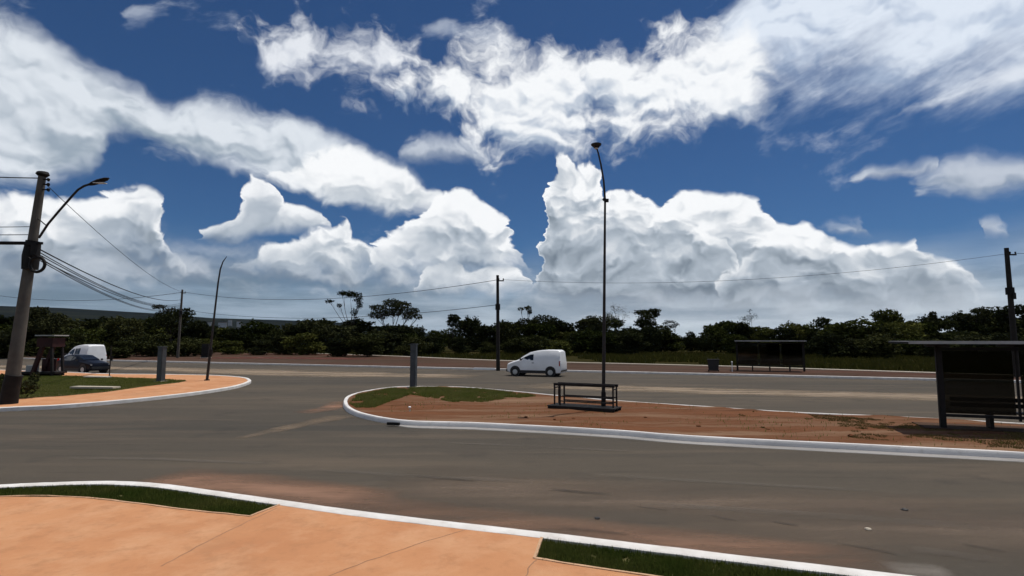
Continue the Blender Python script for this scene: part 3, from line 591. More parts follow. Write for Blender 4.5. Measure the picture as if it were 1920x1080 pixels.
px_tree('slender_tree', 850, 125, [(850, 596, 12, 7), (846, 604, 9, 10), (858, 606, 7, 10)], 800, .26, .14, 2, 'narrow dark tree between the umbrella tree and the middle pole')
px_tree('slender_tree', 884, 125, [(876, 598, 6, 8), (892, 602, 8, 9), (884, 609, 9, 8)], 420, .22, .12, 0, 'thin open tree just left of the middle pole', hollow=.1)
px_tree('palm_like_tree', 990, 118, [(976, 579, 7, 3), (990, 577, 7, 4), (993, 584, 5, 5), (1018, 603, 26, 12), (985, 607, 20, 9)], 1500, .26, .2, 2, 'bushy tree with a small high tuft right of the middle pole')
px_tree('bushy_tree', 1045, 122, [(1040, 606, 12, 10), (1052, 610, 8, 9)], 700, .26, .15, 0, 'small bushy tree above the white van')
px_tree('bare_tree', 1122, 120, [(1103, 595, 6, 3), (1118, 601, 13, 10), (1140, 597, 12, 12), (1152, 604, 14, 12), (1126, 612, 22, 10)], 1500, .2, .16, 0, 'ragged half-bare tree behind the tall lamp pole', hollow=.1, fork=.25)
px_tree('twiggy_tree', 1160, 128, [(1160, 580, 17, 9), (1150, 575, 12, 8), (1172, 590, 10, 8)], 260, .12, .12, 0, 'leafless grey twiggy tree right of the tall lamp pole', hollow=.0)
px_tree('flat_top_tree', 1212, 122, [(1208, 585, 20, 5), (1225, 583, 14, 5), (1212, 594, 17, 7), (1205, 604, 16, 8), (1224, 607, 10, 7), (1230, 590, 8, 5)], 1700, .24, .2, 0, 'flat-topped tree with pale gaps in its crown', hollow=.15, fork=.2)
px_tree('small_umbrella_tree', 1258, 126, [(1258, 603, 13, 3), (1248, 606, 8, 3), (1268, 608, 8, 5), (1258, 612, 12, 4)], 330, .18, .12, 2, 'small thin umbrella tree in the sky gap', hollow=.1, fork=.2)
px_tree('twiggy_tree', 1408, 125, [(1406, 582, 6, 4), (1412, 592, 12, 7), (1398, 598, 16, 8)], 240, .14, .12, 0, 'leafless wispy tree above the far shelter', hollow=.0)
px_tree('leafy_tree', 1662, 100, [(1645, 592, 14, 10), (1665, 594, 18, 13), (1685, 602, 12, 14), (1655, 610, 20, 14), (1690, 618, 14, 12)], 2600, .26, .25, 1, 'tall leafy mid-green tree left of the near shelter roof')
px_tree('slender_tree', 1748, 105, [(1748, 593, 7, 9), (1742, 604, 10, 8), (1760, 608, 12, 9)], 900, .24, .14, 2, 'narrow pointed dark tree above the near shelter roof')
px_tree('open_crown_tree', 1838, 100, [(1828, 584, 12, 6), (1845, 582, 12, 7), (1815, 594, 10, 7), (1842, 598, 20, 10)], 1200, .22, .18, 2, 'open-crowned tree just left of the right edge pole', hollow=.1)
px_tree('broad_tree', 1905, 98, [(1880, 583, 16, 9), (1915, 580, 24, 9), (1950, 586, 24, 12), (1890, 602, 20, 14), (1930, 605, 28, 16)], 2600, .27, .25, 2, 'broad dark tree at the right edge of the picture')
px_tree('bushy_tree', 85, 92, [(78, 585, 18, 10), (100, 598, 18, 12), (66, 600, 12, 14), (90, 612, 26, 16)], 1900, .26, .2, 2, 'rounded dark tree just right of the left utility pole')
px_tree('bushy_tree', 330, 105, [(300, 575, 12, 4), (318, 586, 14, 10), (345, 588, 18, 11), (296, 596, 10, 12), (330, 602, 34, 14)], 2200, .26, .22, 2, 'broad dark tree behind the far left lamp pole')

# the unbroken scrub wall: a few crown shapes shared by many individual trees
protos = []
for k in range(7):
    hh = random.uniform(4.2, 5.6); lobes = []
    for q in range(random.randint(5, 8)):
        a = random.uniform(0, 6.28); r = random.uniform(.2, 1.9); s = random.uniform(.8, 1.5)
        lobes.append((math.cos(a) * r, math.sin(a) * r, random.uniform(.35, .92) * hh, s * 1.15, s * 1.15, s * .8))
    lobes.append((0, 0, hh * .3, 2.0, 2.0, 1.3)); me = []
    mb = MB(); limbs(mb, (0, 0, 0), lobes, .13, .3); t = mb.build('trunk', MT['bark'], None, 60)
    c = quadmesh('crown', leaves(lobes, 3600, .19), 4, MT['leaf'][k % 3], None); protos.append((t, c, hh))
used = set()
def scrub(x, y, ht, k, label, group, name='scrub_tree', wide=1.0):
    t, c, hh = protos[k]; e = empty(name, (x, y, -.03), random.uniform(0, 6.28), label, 'tree', group); s = ht / hh; e.scale = (s * wide, s * wide, s)
    for o in (t, c):
        if o.name in used: o = o.copy(); C.objects.link(o)
        used.add(o.name); o.parent = e
xs_top = [(-60, 606), (40, 604), (120, 604), (200, 602), (290, 604), (380, 607), (440, 611), (500, 613), (530, 604), (560, 600), (610, 606), (640, 609), (700, 612), (800, 613), (860, 612), (940, 606), (1010, 604), (1060, 611), (1100, 612), (1180, 608), (1240, 614), (1290, 617), (1330, 610), (1380, 605), (1440, 607), (1500, 606), (1560, 604), (1620, 610), (1700, 606), (1760, 604), (1820, 600), (1880, 592), (1960, 590)]
px = -70.0
while px < 1990:
    D = random.uniform(112, 128) if 250 < px < 1560 else random.uniform(90, 112)
    yt = np.interp(px, [a for a, _ in xs_top], [b for _, b in xs_top]) + random.uniform(-9, 11)
    ht = H + (636 - yt) * D / F
    scrub((px - 960) * D / F, D, ht, random.randrange(7), 'dark bushy tree in the unbroken tree line beyond the far road', 'trees of the unbroken tree line', wide=random.uniform(.8, 1.5)); px += random.uniform(16, 32)
px = -60.0
while px < 1990:
    D = random.uniform(84, 98) if 250 < px < 1560 else random.uniform(72, 86)
    if not (1040 < px < 1330 and random.random() < .75):
        scrub((px - 960) * D / F, D, random.uniform(2.2, 4.0), random.randrange(7), 'low dark bush at the foot of the tree line', 'bushes at the foot of the tree line', 'scrub_bush', random.uniform(1.2, 1.8))
    px += random.uniform(28, 60)
# rough field grass between the footpath and the trees
fg = [P(x, y).xy for x, y in ((-60, 651), (300, 655), (480, 658), (700, 664), (930, 674), (1340, 685), (1760, 698), (1990, 703), (1990, 668), (1500, 664), (900, 660), (300, 656))]
fgp = [Vector(p) + Vector((0, 1.5)) for p in [P(x, y).xy for x, y in ((-60, 652), (300, 657), (480, 660), (700, 667), (930, 676), (1340, 687), (1760, 701), (1990, 706))]] + [Vector((105, 100)), Vector((-110, 108))]
tag(blades('field_grass', fgp, 9, .25, .7, .10, -.03, MT['drygrass'], lambda x, y: vnoise(x, y, 5, 31) > .3, .8), 'rough dark grass of the field beyond the far road', 'grass', kind='stuff')

# ------------------------------------------------------------------ poles, lamps and cables
def pole_tube(e, a, b, r0, r1, m, n=12, name='pole'):
    a, b = Vector(a), Vector(b); return MB().tube([a, a.lerp(b, .5), b], [r0, (r0 + r1) / 2, r1], n).build(name, m, e, 40)
# left utility pole
pb = P(16, 757, .13); D = pb.y; pt = PD(80, 325, D); up = empty('utility_pole', pb, 0, 'weathered concrete utility pole with street lamp arm and black cable gear at left edge', 'utility pole')
o0 = pb; T = lambda x, y, dy=0: PD(x, y, D + dy) - o0
pole_tube(up, (0, 0, -.1), pt - pb, .27, .135, MT['pole'])
MB().tube([(0, 0, -.12), T(20, 728), T(27, 703)], [.305, .292, .285], 14).build('dark_base_band', MT['black'], up, 40)
MB().tube([T(79, 331), T(80, 327), T(80, 323)], [.16, .24, .20], 12).build('cap', MT['black'], up, 40)
for yy in (336, 345, 355):
    MB().bar(T(76, yy), T(90, yy + 1, -.1), .05, .05).build('bracket', MT['black'], up); MB().tube([T(90, yy - 2, -.1), T(90.5, yy, -.1), T(91, yy + 4, -.1)], [.03, .07, .035], 8).build('insulator', MT['black'], up, 40)
arm = [T(73, 446, -.2), T(90, 420, -.3), T(112, 394, -.4), T(134, 369, -.5), T(146, 356, -.5), T(157, 349, -.55), T(172, 344, -.6)]
MB().tube(arm, [.045] * 7, 8).build('lamp_arm', MT['lampsteel'], up, 50)
MB().bar(T(66, 405), T(88, 424, -.3), .03, .03).build('arm_brace', MT['lampsteel'], up)
hd = MB(); a, b = T(168, 346, -.6), T(204, 334, -.8); dd = (b - a)
sec = [(0, .06, .05), (.15, .12, .075), (.5, .17, .085), (.85, .14, .055), (1, .05, .02)]; vs = []; fs = []
for t, w, h in sec:
    c = a + dd * t; vs += [c + Vector((0, w * math.cos(k * math.pi / 4), h * math.sin(k * math.pi / 4))) for k in range(8)]
for i in range(4): fs += [(i * 8 + k, i * 8 + (k + 1) % 8, i * 8 + 8 + (k + 1) % 8, i * 8 + 8 + k) for k in range(8)]
fs += [tuple(range(8)), tuple(range(32, 40))]
lh = hd.add(vs, fs).build('lamp_head', MT['black'], up, 50)
MB().box(a + dd * .55 + Vector((0, 0, -.085)), (.45, .18, .03), 0).build('lamp_glass', MT['lens'], up)
MB().tube([T(63, 452), T(58, 480), T(56, 505)], [.26, .30, .28], 12).build('cable_sleeve', MT['black'], up, 40)
coil = [T(70, 496, -.3) + Vector((math.cos(t) * .30, 0, math.sin(t) * .30)) for t in np.linspace(0, 2 * math.pi, 25)]
MB().tube(coil, .06, 7, False).build('cable_coil', MT['black'], up, 50)
coil = [T(50, 493, -.25) + Vector((math.cos(t) * .17, 0, math.sin(t) * .24)) for t in np.linspace(0, 2 * math.pi, 25)]
MB().tube(coil, .035, 7, False).build('cable_coil', MT['black'], up, 50)
MB().box(T(66, 468, -.3), (.22, .2, .5)).build('junction_box', MT['black'], up); MB().bar(T(46, 458, -.3), T(80, 456, -.3), .06, .1).build('crossarm', MT['black'], up)

# far left pole, middle pole and right pole carry the line along the far verge
def line_pole(px, yb, xt, yt, m, label, r0=.16, r1=.10, z=.1, base=None):
    b = base or P(px, yb, z); t = PD(xt, yt, b.y); e = empty('utility_pole', b, 0, label, 'utility pole')
    pole_tube(e, (0, 0, -.1), t - b, r0, r1, m); tl = t - b
    MB().bar(tl + Vector((-.1, -.12, -.5)), tl + Vector((.55, -.12, -.5)), .08, .1).build('bracket', m, e)
    for k in (.12, .5): MB().tube([tl + Vector((k, -.12, -.45)), tl + Vector((k, -.12, -.36)), tl + Vector((k, -.12, -.28))], [.03, .06, .03], 8).build('insulator', MT['black'], e, 40)
    MB().tube([tl * .66 + Vector((0, 0, -.25)), tl * .66 + Vector((0, 0, .25))], r0 * 1.25, 12).build('clamp_band', MT['black'], e, 40)
    MB().box(tl * .62 + Vector((.05, -.22, 0)), (.2, .16, .45)).build('meter_box', MT['dsteel'], e)
    return b, t
b340, t340 = line_pole(333, 671, 342, 543, MT['pole'], 'slim pale pole far down the road on the left', .19, .12)
b933, t933 = line_pole(934, 693, 933, 516, MT['darkpole'], 'dark utility pole on the verge left of the white van', .17, .12)
bb = P(1907, 706, .1); b1888, t1888 = line_pole(0, 0, 1887, 465, MT['darkpole'], 'dark utility pole leaning left at the right edge', .21, .14, base=bb)
# thin leaning lamp standard on the corner island
b = P(388, 713, .14); e = empty('lamp_post', b, 0, 'thin leaning dark pole with a bent tip on the left corner island', 'lamp post'); q = lambda x, y: PD(x, y, b.y) - b
MB().tube([(0, 0, -.05), q(393, 670), q(402, 590), q(409, 530), q(413, 505), q(418, 491), q(425, 481)], [.085, .075, .06, .05, .045, .035, .02], 10).build('pole', MT['lampsteel'], e, 50)
MB().tube([(0, 0, -.02), (0, 0, .05)], .16, 12).build('base_plate', MT['dsteel'], e, 40)
MB().tube([q(394, 668) , q(396, 655)], .10, 10).build('clamp_band', MT['dsteel'], e, 40)
# tall lamp standard on the middle island
b = P(1131, 768, .12); e = empty('lamp_post', b, 0, 'tall slender lamp pole with a bent top and round lamp on the red earth island', 'lamp post'); q = lambda x, y, dy=0: PD(x, y, b.y + dy) - b
MB().tube([(0, 0, -.05), q(1132, 690), q(1133, 560), q(1134, 440), q(1134.5, 375), q(1132, 340), q(1127, 310), q(1122, 288), q(1119, 278)], [.07, .064, .054, .045, .04, .037, .034, .032, .03], 12).build('pole', MT['lampsteel'], e, 50)
lp = q(1118, 274); MB().tube([lp + Vector((0, 0, -.09)), lp + Vector((0, 0, -.03)), lp + Vector((0, 0, .03)), lp + Vector((0, 0, .08)), lp + Vector((0, 0, .11))], [.07, .12, .19, .20, .12], 16).build('lamp_head', MT['lampsteel'], e, 50)
MB().tube([lp + Vector((0, 0, -.12)), lp + Vector((0, 0, -.085))], [.05, .085], 12).build('lamp_glass', MT['lens'], e, 40)
MB().box(q(1137, 376, -.06), (.16, .1, .12)).build('control_box', MT['black'], e); MB().tube([q(1132, 376), q(1134, 374)], .08, 10).build('clamp_band', MT['black'], e, 40)
MB().tube([(0, 0, -.02), (0, 0, .04)], .17, 12).build('base_plate', MT['dsteel'], e, 40)
MB().tube([q(1131.5, 768) , q(1131.7, 735)], .085, 12).build('lower_sleeve', MT['dsteel'], e, 40)

def cable(a, b, sag, r, label, grp='overhead cables'):
    a, b = Vector(a), Vector(b); n = 24; pts = [a.lerp(b, i / n) - Vector((0, 0, sag * 4 * (i / n) * (1 - i / n))) for i in range(n + 1)]
    tag(MB().tube(pts, r, 6).build('overhead_cable', MT['black'], None, 60), label, 'cable', grp)
A = lambda x, y, dy=0: PD(x, y, D + dy)
off = Vector((-22, -3, .6))
cable(A(75, 334), A(75, 334) + off + Vector((0, 0, .9)), .5, .022, 'single upper cable leaving the left pole top to the left')
cable(A(60, 456), A(60, 456) + off, .25, .075, 'thick black cable bundle leaving the left pole to the left')
cable(A(62, 440), A(62, 440) + off, .35, .016, 'thin cable just above the thick bundle at left')
cable(A(62, 425), A(62, 425) + off, .4, .014, 'thin cable at mid height left of the left pole')
cable(A(64, 462, .2), t340 + Vector((0, 0, -1.4)), .9, .028, 'upper bundled cable from the left pole to the far left pole')
cable(A(60, 478, .2), t340 + Vector((0, 0, -2.2)), 1.0, .022, 'lower bundled cable from the left pole to the far left pole')
for kk, (dz, sg) in enumerate(((-.35, 1.15), (-.6, 1.05), (-.85, 1.3), (-1.1, 1.2))):
    cable(A(62, 466 + 5 * kk, .2), t340 + Vector((0, -.1 * kk, -1.5 + dz)), sg, .02, ['second', 'third', 'fourth', 'lowest'][kk] + ' thin cable from the top in the sagging bundle right of the left pole')
cable(A(78, 338, .2), t340 + Vector((.3, -.1, -.4)), .8, .014, 'thin top cable from the left pole to the far left pole')
cable(t340 + Vector((.3, -.12, -.35)), t933 + Vector((.12, -.12, -.4)), 1.4, .022, 'upper cable between the far left pole and the middle pole')
cable(t340 + Vector((0, -.2, -2.8)), t933 * 1.0 + Vector((0, -.2, -2.6)), 1.2, .022, 'lower cable between the far left pole and the middle pole')
cable(t933 + Vector((.5, -.12, -.4)), t1888 + Vector((.12, -.12, -.4)), 1.0, .012, 'thin cable between the middle pole and the right edge pole')
cable(t1888 + Vector((.5, -.12, -.4)), t1888 + Vector((32, -12, -.4)), .8, .014, 'thin cable leaving the right edge pole to the right')
cable(t340 + Vector((0, -.12, -.4)), t340 + ROAD * 42 + Vector((0, 0, .3)), 1.0, .03, 'cable running left from the far left pole')

# ------------------------------------------------------------------ grey totem posts
def totem(x, y, yt, w, label):
    b = P(x, y, .13); t = PD(x, yt, b.y); h = t.z - b.z; e = empty('totem_post', b, ROADA, label, 'post', 'grey steel posts')
    MB().box((0, 0, h / 2), (w, w * .8, h), 0, .03).build('shaft', MT['steel'], e, 40)
    MB().box((0, 0, h + .02), (w + .04, w * .8 + .04, .05)).build('cap', MT['steel'], e)
    MB().box((0, 0, .03), (w + .22, w * .8 + .2, .06)).build('base_plate', MT['slab'], e)
    for sx in (-1, 1): MB().tube([(sx * (w / 2 + .07), -w * .3, .05), (sx * (w / 2 + .07), -w * .3, .10)], .022, 6).build('anchor_bolt', MT['dsteel'], e)
    MB().box((w * .1, -w * .4 - .012, h - .12), (.08, .02, .08)).build('badge', MT['lens'], e)
totem(301, 716, 651, .40, 'grey square steel post in the grass of the left corner island')
totem(775, 727, 646, .32, 'grey square steel post in the grass of the middle island')
# short sign post
b = P(205, 706, .14); e = empty('sign_post', b, 0, 'thin dark post with a small tag right of the dark blue car', 'post')
MB().tube([(0, 0, -.05), (0, 0, PD(205, 648, b.y).z - b.z)], .035, 8).build('shaft', MT['dsteel'], e, 40); MB().box((.09, -.03, 1.25), (.16, .03, .34)).build('tag_plate', MT['black'], e)
MB().tube([(0, 0, -.01), (0, 0, .05)], .09, 10).build('foot', MT['dsteel'], e, 40)

# ------------------------------------------------------------------ vehicles
def vehicle(name, loc, rz, st, belt, paint, wheels, wins, label, cat, roofglass=None, sc=(1, 1, 1), grp=None):
    e = empty(name, loc, rz, label, cat, grp); e.scale = sc
    def half(x, z):
        xs = [s[0] for s in st][::-1]; f = lambda k: float(np.interp(x, xs, [s[k] for s in st][::-1])); zt, wb, wt = f(2), f(3), f(4); bl = min(belt, zt - .1)
        return wb if z <= bl else wb + (wt - wb) * min(1, (z - bl) / max(.05, zt - .06 - bl))
    vs = []; fs = []; nr = 14
    for x, zb, zt, wb, wt in st:
        bl = min(belt, zt - .1); r = [(-wb * .8, zb), (-wb * .97, zb + .06), (-wb, zb + .2 * (bl - zb)), (-wb, bl), (-wt, zt - .06), (-wt * .93, zt - .015), (-wt * .55, zt + .01)]
        r = r + [(-a, c) for a, c in reversed(r)]; vs += [(x, a, c) for a, c in r]
    for i in range(len(st) - 1): fs += [(i * nr + k, i * nr + (k + 1) % nr, (i + 1) * nr + (k + 1) % nr, (i + 1) * nr + k) for k in range(nr)]
    fs += [tuple(range(nr)), tuple((len(st) - 1) * nr + k for k in range(nr))]
    body = MB().add(vs, fs).build('body', paint, e, 42)
    for sy in (-1, 1):
        for wi, poly in enumerate(wins):
            n = len(poly); c = (sum(p[0] for p in poly) / n, sum(p[1] for p in poly) / n); mb = MB(); vv = []
            for oo in (.012, -.02):
                vv += [(p[0], sy * (half(*p) + oo), p[1]) for p in poly]
            mb.add(vv + [(c[0], sy * (half(*c) + .012), c[1])], [(i, (i + 1) % n, 2 * n) for i in range(n)] + [(i, (i + 1) % n, n + (i + 1) % n, n + i) for i in range(n)])
            mb.build('side_window', MT['carglass'], e)
        mb = MB(); x0, x1 = wheels[1] + .36, wheels[0] - .36; hw = half(0, .4)
        mb.box(((x0 + x1) / 2, sy * hw, st[3][1] + .12), (x1 - x0, .06, .2)); mb.build('sill_trim', MT['trim'], e)
        for wx in wheels:
            hw = half(wx, .4); MB().tube([(wx, sy * (hw - .25), .36), (wx, sy * (hw + .015), .36)], .40, 20).build('wheel_arch', MT['trim'], e, 40)
            w = MB().tube([(wx, sy * (hw - .2), .31), (wx, sy * (hw - .17), .31), (wx, sy * (hw + .0), .31), (wx, sy * (hw + .035), .31)], [.27, .31, .31, .27], 22).build('wheel', MT['rubber'], e, 40)
            MB().tube([(wx, sy * (hw + .01), .31), (wx, sy * (hw + .045), .31), (wx, sy * (hw + .05), .31)], [.20, .19, .06], 16).build('rim', MT['rim'], w, 30)
        hx = st[1][0]; MB().box((hx - .12, sy * (half(hx, .7) * .80), st[1][2] - .14), (.3, .30, .16), 0, .04).build('headlight', MT['lens'], e, 40)
        tx = st[-2][0]; MB().box((tx + .02, sy * (half(tx, .9) - .06), .95), (.14, .14, .42), 0, .03).build('tail_light', MT['redlens'], e, 40)
        MB().box((roofglass[0] - .25, sy * (half(roofglass[0] - .25, belt) + .10), belt + .10), (.12, .16, .16), 0, .03).build('wing_mirror', MT['trim'], e, 40)
        MB().box((.0, sy * (half(0, belt - .12) + .01), belt - .14), (.16, .03, .04)).build('door_handle', MT['trim'], e)
    a, b = roofglass; f = lambda x, k: float(np.interp(x, [s[0] for s in st][::-1], [s[k] for s in st][::-1]))
    xa, xb = a, b; vv = [(xa - .04, -f(xa, 4) * .90, f(xa, 2) + .035), (xa - .04, f(xa, 4) * .90, f(xa, 2) + .035), (xb, f(xb, 4) * .88, f(xb, 2) - .015), (xb, -f(xb, 4) * .88, f(xb, 2) - .015)]
    nrm = (Vector(vv[1]) - Vector(vv[0])).cross(Vector(vv[3]) - Vector(vv[0])).normalized(); nrm = nrm if nrm.z > 0 else -nrm
    vv = [Vector(p) + nrm * .03 for p in vv] + [Vector(p) - nrm * .02 for p in vv]
    MB().add(vv, [(0, 1, 2, 3), (0, 1, 5, 4), (1, 2, 6, 5), (2, 3, 7, 6), (3, 0, 4, 7)]).build('windscreen', MT['carglass'], e)
    MB().box((st[0][0] - .10, 0, .42), (.34, st[1][3] * 2 * .96, .26), 0, .06).build('front_bumper', MT['trim'], e, 40)
    MB().box((st[-1][0] + .06, 0, .42), (.2, st[-2][3] * 2 * .96, .2), 0, .05).build('rear_bumper', MT['trim'], e, 40)
    return e
van = [(2.10, .38, .72, .62, .56), (2.02, .26, .92, .76, .66), (1.72, .22, 1.04, .83, .72), (1.20, .22, 1.20, .85, .70), (.75, .22, 1.50, .86, .68), (.30, .22, 1.74, .86, .67), (-.25, .22, 1.86, .87, .68), (-.9, .22, 1.92, .87, .70), (-1.85, .22, 1.91, .87, .70), (-2.02, .24, 1.80, .86, .68), (-2.10, .34, 1.1, .84, .74)]
vc = P(1006, 704.5); vehicle('panel_van', vc, ROADA, van, 1.12, MT['white'], (1.38, -1.32), [[(1.12, 1.17), (.62, 1.42), (.22, 1.58), (-.02, 1.60), (-.02, 1.17)]],
        'small white panel van driving left on the far carriageway', 'van', (1.16, .34))
car = [(2.08, .36, .66, .62, .55), (2.0, .25, .80, .78, .66), (1.6, .2, .92, .84, .7), (1.02, .2, 1.0, .85, .68), (.55, .2, 1.26, .86, .62), (.15, .2, 1.42, .86, .60), (-.5, .2, 1.46, .86, .60), (-1.2, .2, 1.40, .86, .60), (-1.75, .2, 1.16, .85, .62), (-1.95, .24, .98, .82, .66), (-2.05, .36, .7, .76, .66)]
cc = P(155, 699); vehicle('hatchback_car', cc, ROADA + math.pi, car, .95, MT['dblue'], (1.3, -1.28), [[(.92, 1.0), (.55, 1.20), (.25, 1.32), (-.1, 1.36), (-.1, 1.0)], [(-.2, 1.0), (-.2, 1.36), (-.7, 1.37), (-1.2, 1.28), (-1.45, 1.02)]],
        'dark blue hatchback parked beyond the left corner island', 'car', (.98, .22))
cv = P(154, 693.5); vehicle('panel_van', cv, ROADA, van, 1.12, MT['white'], (1.38, -1.32), [[(1.12, 1.17), (.62, 1.42), (.22, 1.58), (-.02, 1.60), (-.02, 1.17)], [(-.2, 1.17), (-.2, 1.62), (-.95, 1.66), (-.95, 1.17)]],
        'white van with dark side windows half hidden behind the dark blue car', 'van', (1.16, .34), (.86, 1, 1.16))

# ------------------------------------------------------------------ bus shelters
def shelter(loc, rz, length, left, label, hgt=2.5, depth=1.5, z=0):
    e = empty('bus_shelter', loc, rz, label, 'bus shelter', 'bus shelters')   # local +x runs along the road to the right, +y away from the camera
    L_ = length; gap = L_ / 3
    ym, yd = (depth - 1.25) / 2, depth + .55
    r = MB().box((L_ / 2, ym, hgt), (L_ + 2 * left, yd, .05)).build('roof', MT['dsteel'], e)
    MB().box((L_ / 2, -.925, hgt + .01), (L_ + 2 * left + .02, .03, .085)).build('fascia', MT['greysheet'], r)
    MB().box((L_ / 2, ym, hgt + .036), (L_ + 2 * left - .02, yd - .02, .014)).build('roof_sheet', MT['greysheet'], r)
    for k in range(4):
        x = k * gap
        if k in (0, 3): MB().box((x, 0, hgt / 2 - .05), (.15, .15, hgt - .09), 0, .02).build('post', MT['dsteel'], e, 40)
        else: MB().box((x, 0, 1.35), (.05, .06, hgt - .44)).build('mullion', MT['dsteel'], e)
        MB().bar((x, -.80, hgt - .075), (x, depth - .45, hgt - .075), .07, .1).build('rafter', MT['dsteel'], e)
    for k in range(3):
        x = k * gap; MB().box((x + gap / 2, .0, 1.37), (gap - .16, .012, hgt - .72)).build('glass_pane', MT['tint'], e)
    for zz in (.42, hgt - .18): MB().box((L_ / 2, 0, zz), (L_ - .15, .07, .08)).build('rail', MT['dsteel'], e)
    for k in range(4): MB().box((L_ / 2, .30 + .12 * k, .50), (L_ - .5, .10, .04)).build('seat_slat', MT['dsteel'], e)
    for k in range(2): MB().box((L_ / 2, .16, .72 + .16 * k), (L_ - .5, .03, .11)).build('backrest_slat', MT['dsteel'], e)
    for x in (gap * .62 + .15, L_ / 2, L_ - gap * .6): MB().box((x, .45, .24), (.09, .3, .48)).build('bench_leg', MT['dsteel'], e)
    return e
RZ = ROADA + math.pi
shelter(P(1769, 806, .10), RZ, 5.4, .95, 'near bus shelter with tinted glass and thin grey roof at the right edge', z=.1)
# concrete standing pad of the near shelter
sb = P(1769, 806, .1); pd = [sb + Matrix.Rotation(RZ, 3, 'Z') @ Vector(k) for k in ((-.5, -.25, 0), (6.2, -.25, 0), (6.2, 1.0, 0), (-.5, 1.0, 0))]
tag(sheet('shelter_pad', [p.xy for p in pd], .17, MT['verge'], skirt=.15), kind='structure')
shelter(P(1383, 694.5, .10), RZ, 5.0, .15, 'far bus shelter with black glass across the road', hgt=2.45)
# black bin left of the far shelter
b = P(1338, 697, .1); e = empty('waste_bin', b, RZ, 'black wheeled waste bin left of the far bus shelter', 'bin')
MB().add([(-.36, -.3, .08), (.36, -.3, .08), (.36, .3, .08), (-.36, .3, .08), (-.44, -.38, .92), (.44, -.38, .92), (.44, .38, .92), (-.44, .38, .92)], [(3, 2, 1, 0), (4, 5, 6, 7)] + [(i, (i + 1) % 4, 4 + (i + 1) % 4, 4 + i) for i in range(4)]).build('tub', MT['trim'], e)
MB().box((0, 0, .96), (.96, .84, .08), 0, .03).build('lid', MT['dsteel'], e, 40)
for sx in (-1, 1): MB().tube([(sx * .36, .28, .08), (sx * .42, .28, .08)], .08, 12).build('wheel', MT['rubber'], e, 40)
MB().tube([(-.3, .45, .9), (.3, .45, .9)], .02, 8).build('handle', MT['trim'], e, 40)
# white marker stub beside the far shelter
b = P(1373, 697, .1); e = empty('marker_post', b, 0, 'slim white marker post at the left end of the far bus shelter', 'post')
MB().tube([(0, 0, -.02), (0, 0, .7)], .035, 8).build('shaft', MT['white'], e, 40); MB().tube([(0, 0, .70), (0, 0, .78), (0, 0, .84)], [.05, .07, .03], 10).build('reflector', MT['lens'], e, 40)

# ------------------------------------------------------------------ steel rack on the island
b = P(1040, 765, .12); e2 = P(1153, 772, .12); dx = (e2 - b).length; rz = math.atan2(e2.y - b.y, e2.x - b.x)
e = empty('steel_rack', b, rz, 'low open steel rack standing on the red earth beside the tall lamp pole', 'rack'); dp, hh = .42, .86
for x in (0, .22, dx - .06):
    for y in (0, dp): MB().bar((x, y, -.02), (x, y, hh), .05, .05).build('upright', MT['dsteel'], e)
for y in (0, dp): MB().bar((-.03, y, hh + .03), (dx, y, hh + .03), .06, .09).build('top_rail', MT['dsteel'], e)
for z in (.28, .46):
    for y in (0, dp): MB().bar((.22, y - .03, z), (dx - .06, y - .03, z), .04, .04).build('side_rail', MT['dsteel'], e)
for x in (0, dx - .06): 
    for z in (.1, hh - .1): MB().bar((x, 0, z), (x, dp, z), .04, .04).build('end_bar', MT['dsteel'], e)
for k in range(8): MB().box((dx / 2 - .02, -.32 + .115 * k, .12), (dx + .24, .112, .03)).build('shadow_board', MT['black'], e)  # added black boards, standing in for the rack's solid ground shadow
for y in (-.34, .08, .46): MB().box((dx / 2 - .02, y, .05), (dx + .2, .07, .11)).build('shadow_skid', MT['black'], e)  # added black runners, thickening that stand-in shadow
# ------------------------------------------------------------------ slabs, drain, bits and pieces
def slab(x, y, L_, W_, t, rz, tilt, label):
    b = P(x, y, .15); o = MB().box((0, 0, t / 2), (L_, W_, t), 0, .02).build('concrete_slab', MT['slab'], None, 40); o.location = b + Vector((0, 0, .05)); o.rotation_euler = (tilt, R(1.5), rz); tag(o, label, 'slab', 'slabs on the corner grass')
slab(179, 730, 2.0, .75, .10, R(8), R(-2), 'larger pale concrete slab lying on the corner grass')
slab(183, 709, 1.55, .5, .08, R(0), R(2), 'smaller pale concrete slab at the back edge of the corner grass')
dr = P(737, 786, .075); o = MB().box((0, 0, 0), (.42, .07, .085)).build('storm_drain', MT['black']); o.location = P(737, 795, .08) + Vector((0, .045, 0)); o.rotation_euler = (0, 0, R(-17)); tag(o, 'black drain slot in the curved front kerb of the middle island', 'drain')
# small white standpipe in the soil
b = P(768, 772, .12); e = empty('standpipe', b, 0, 'little white standpipe stub poking out of the red earth', 'pipe')
MB().tube([(0, 0, -.05), (.01, 0, .09), (.0, 0, .14)], [.025, .022, .02], 8).build('stem', MT['slab'], e, 40); MB().tube([(0, 0, .13), (0, 0, .17), (.0, 0, .19)], [.04, .055, .03], 10).build('cap', MT['white'], e, 40)
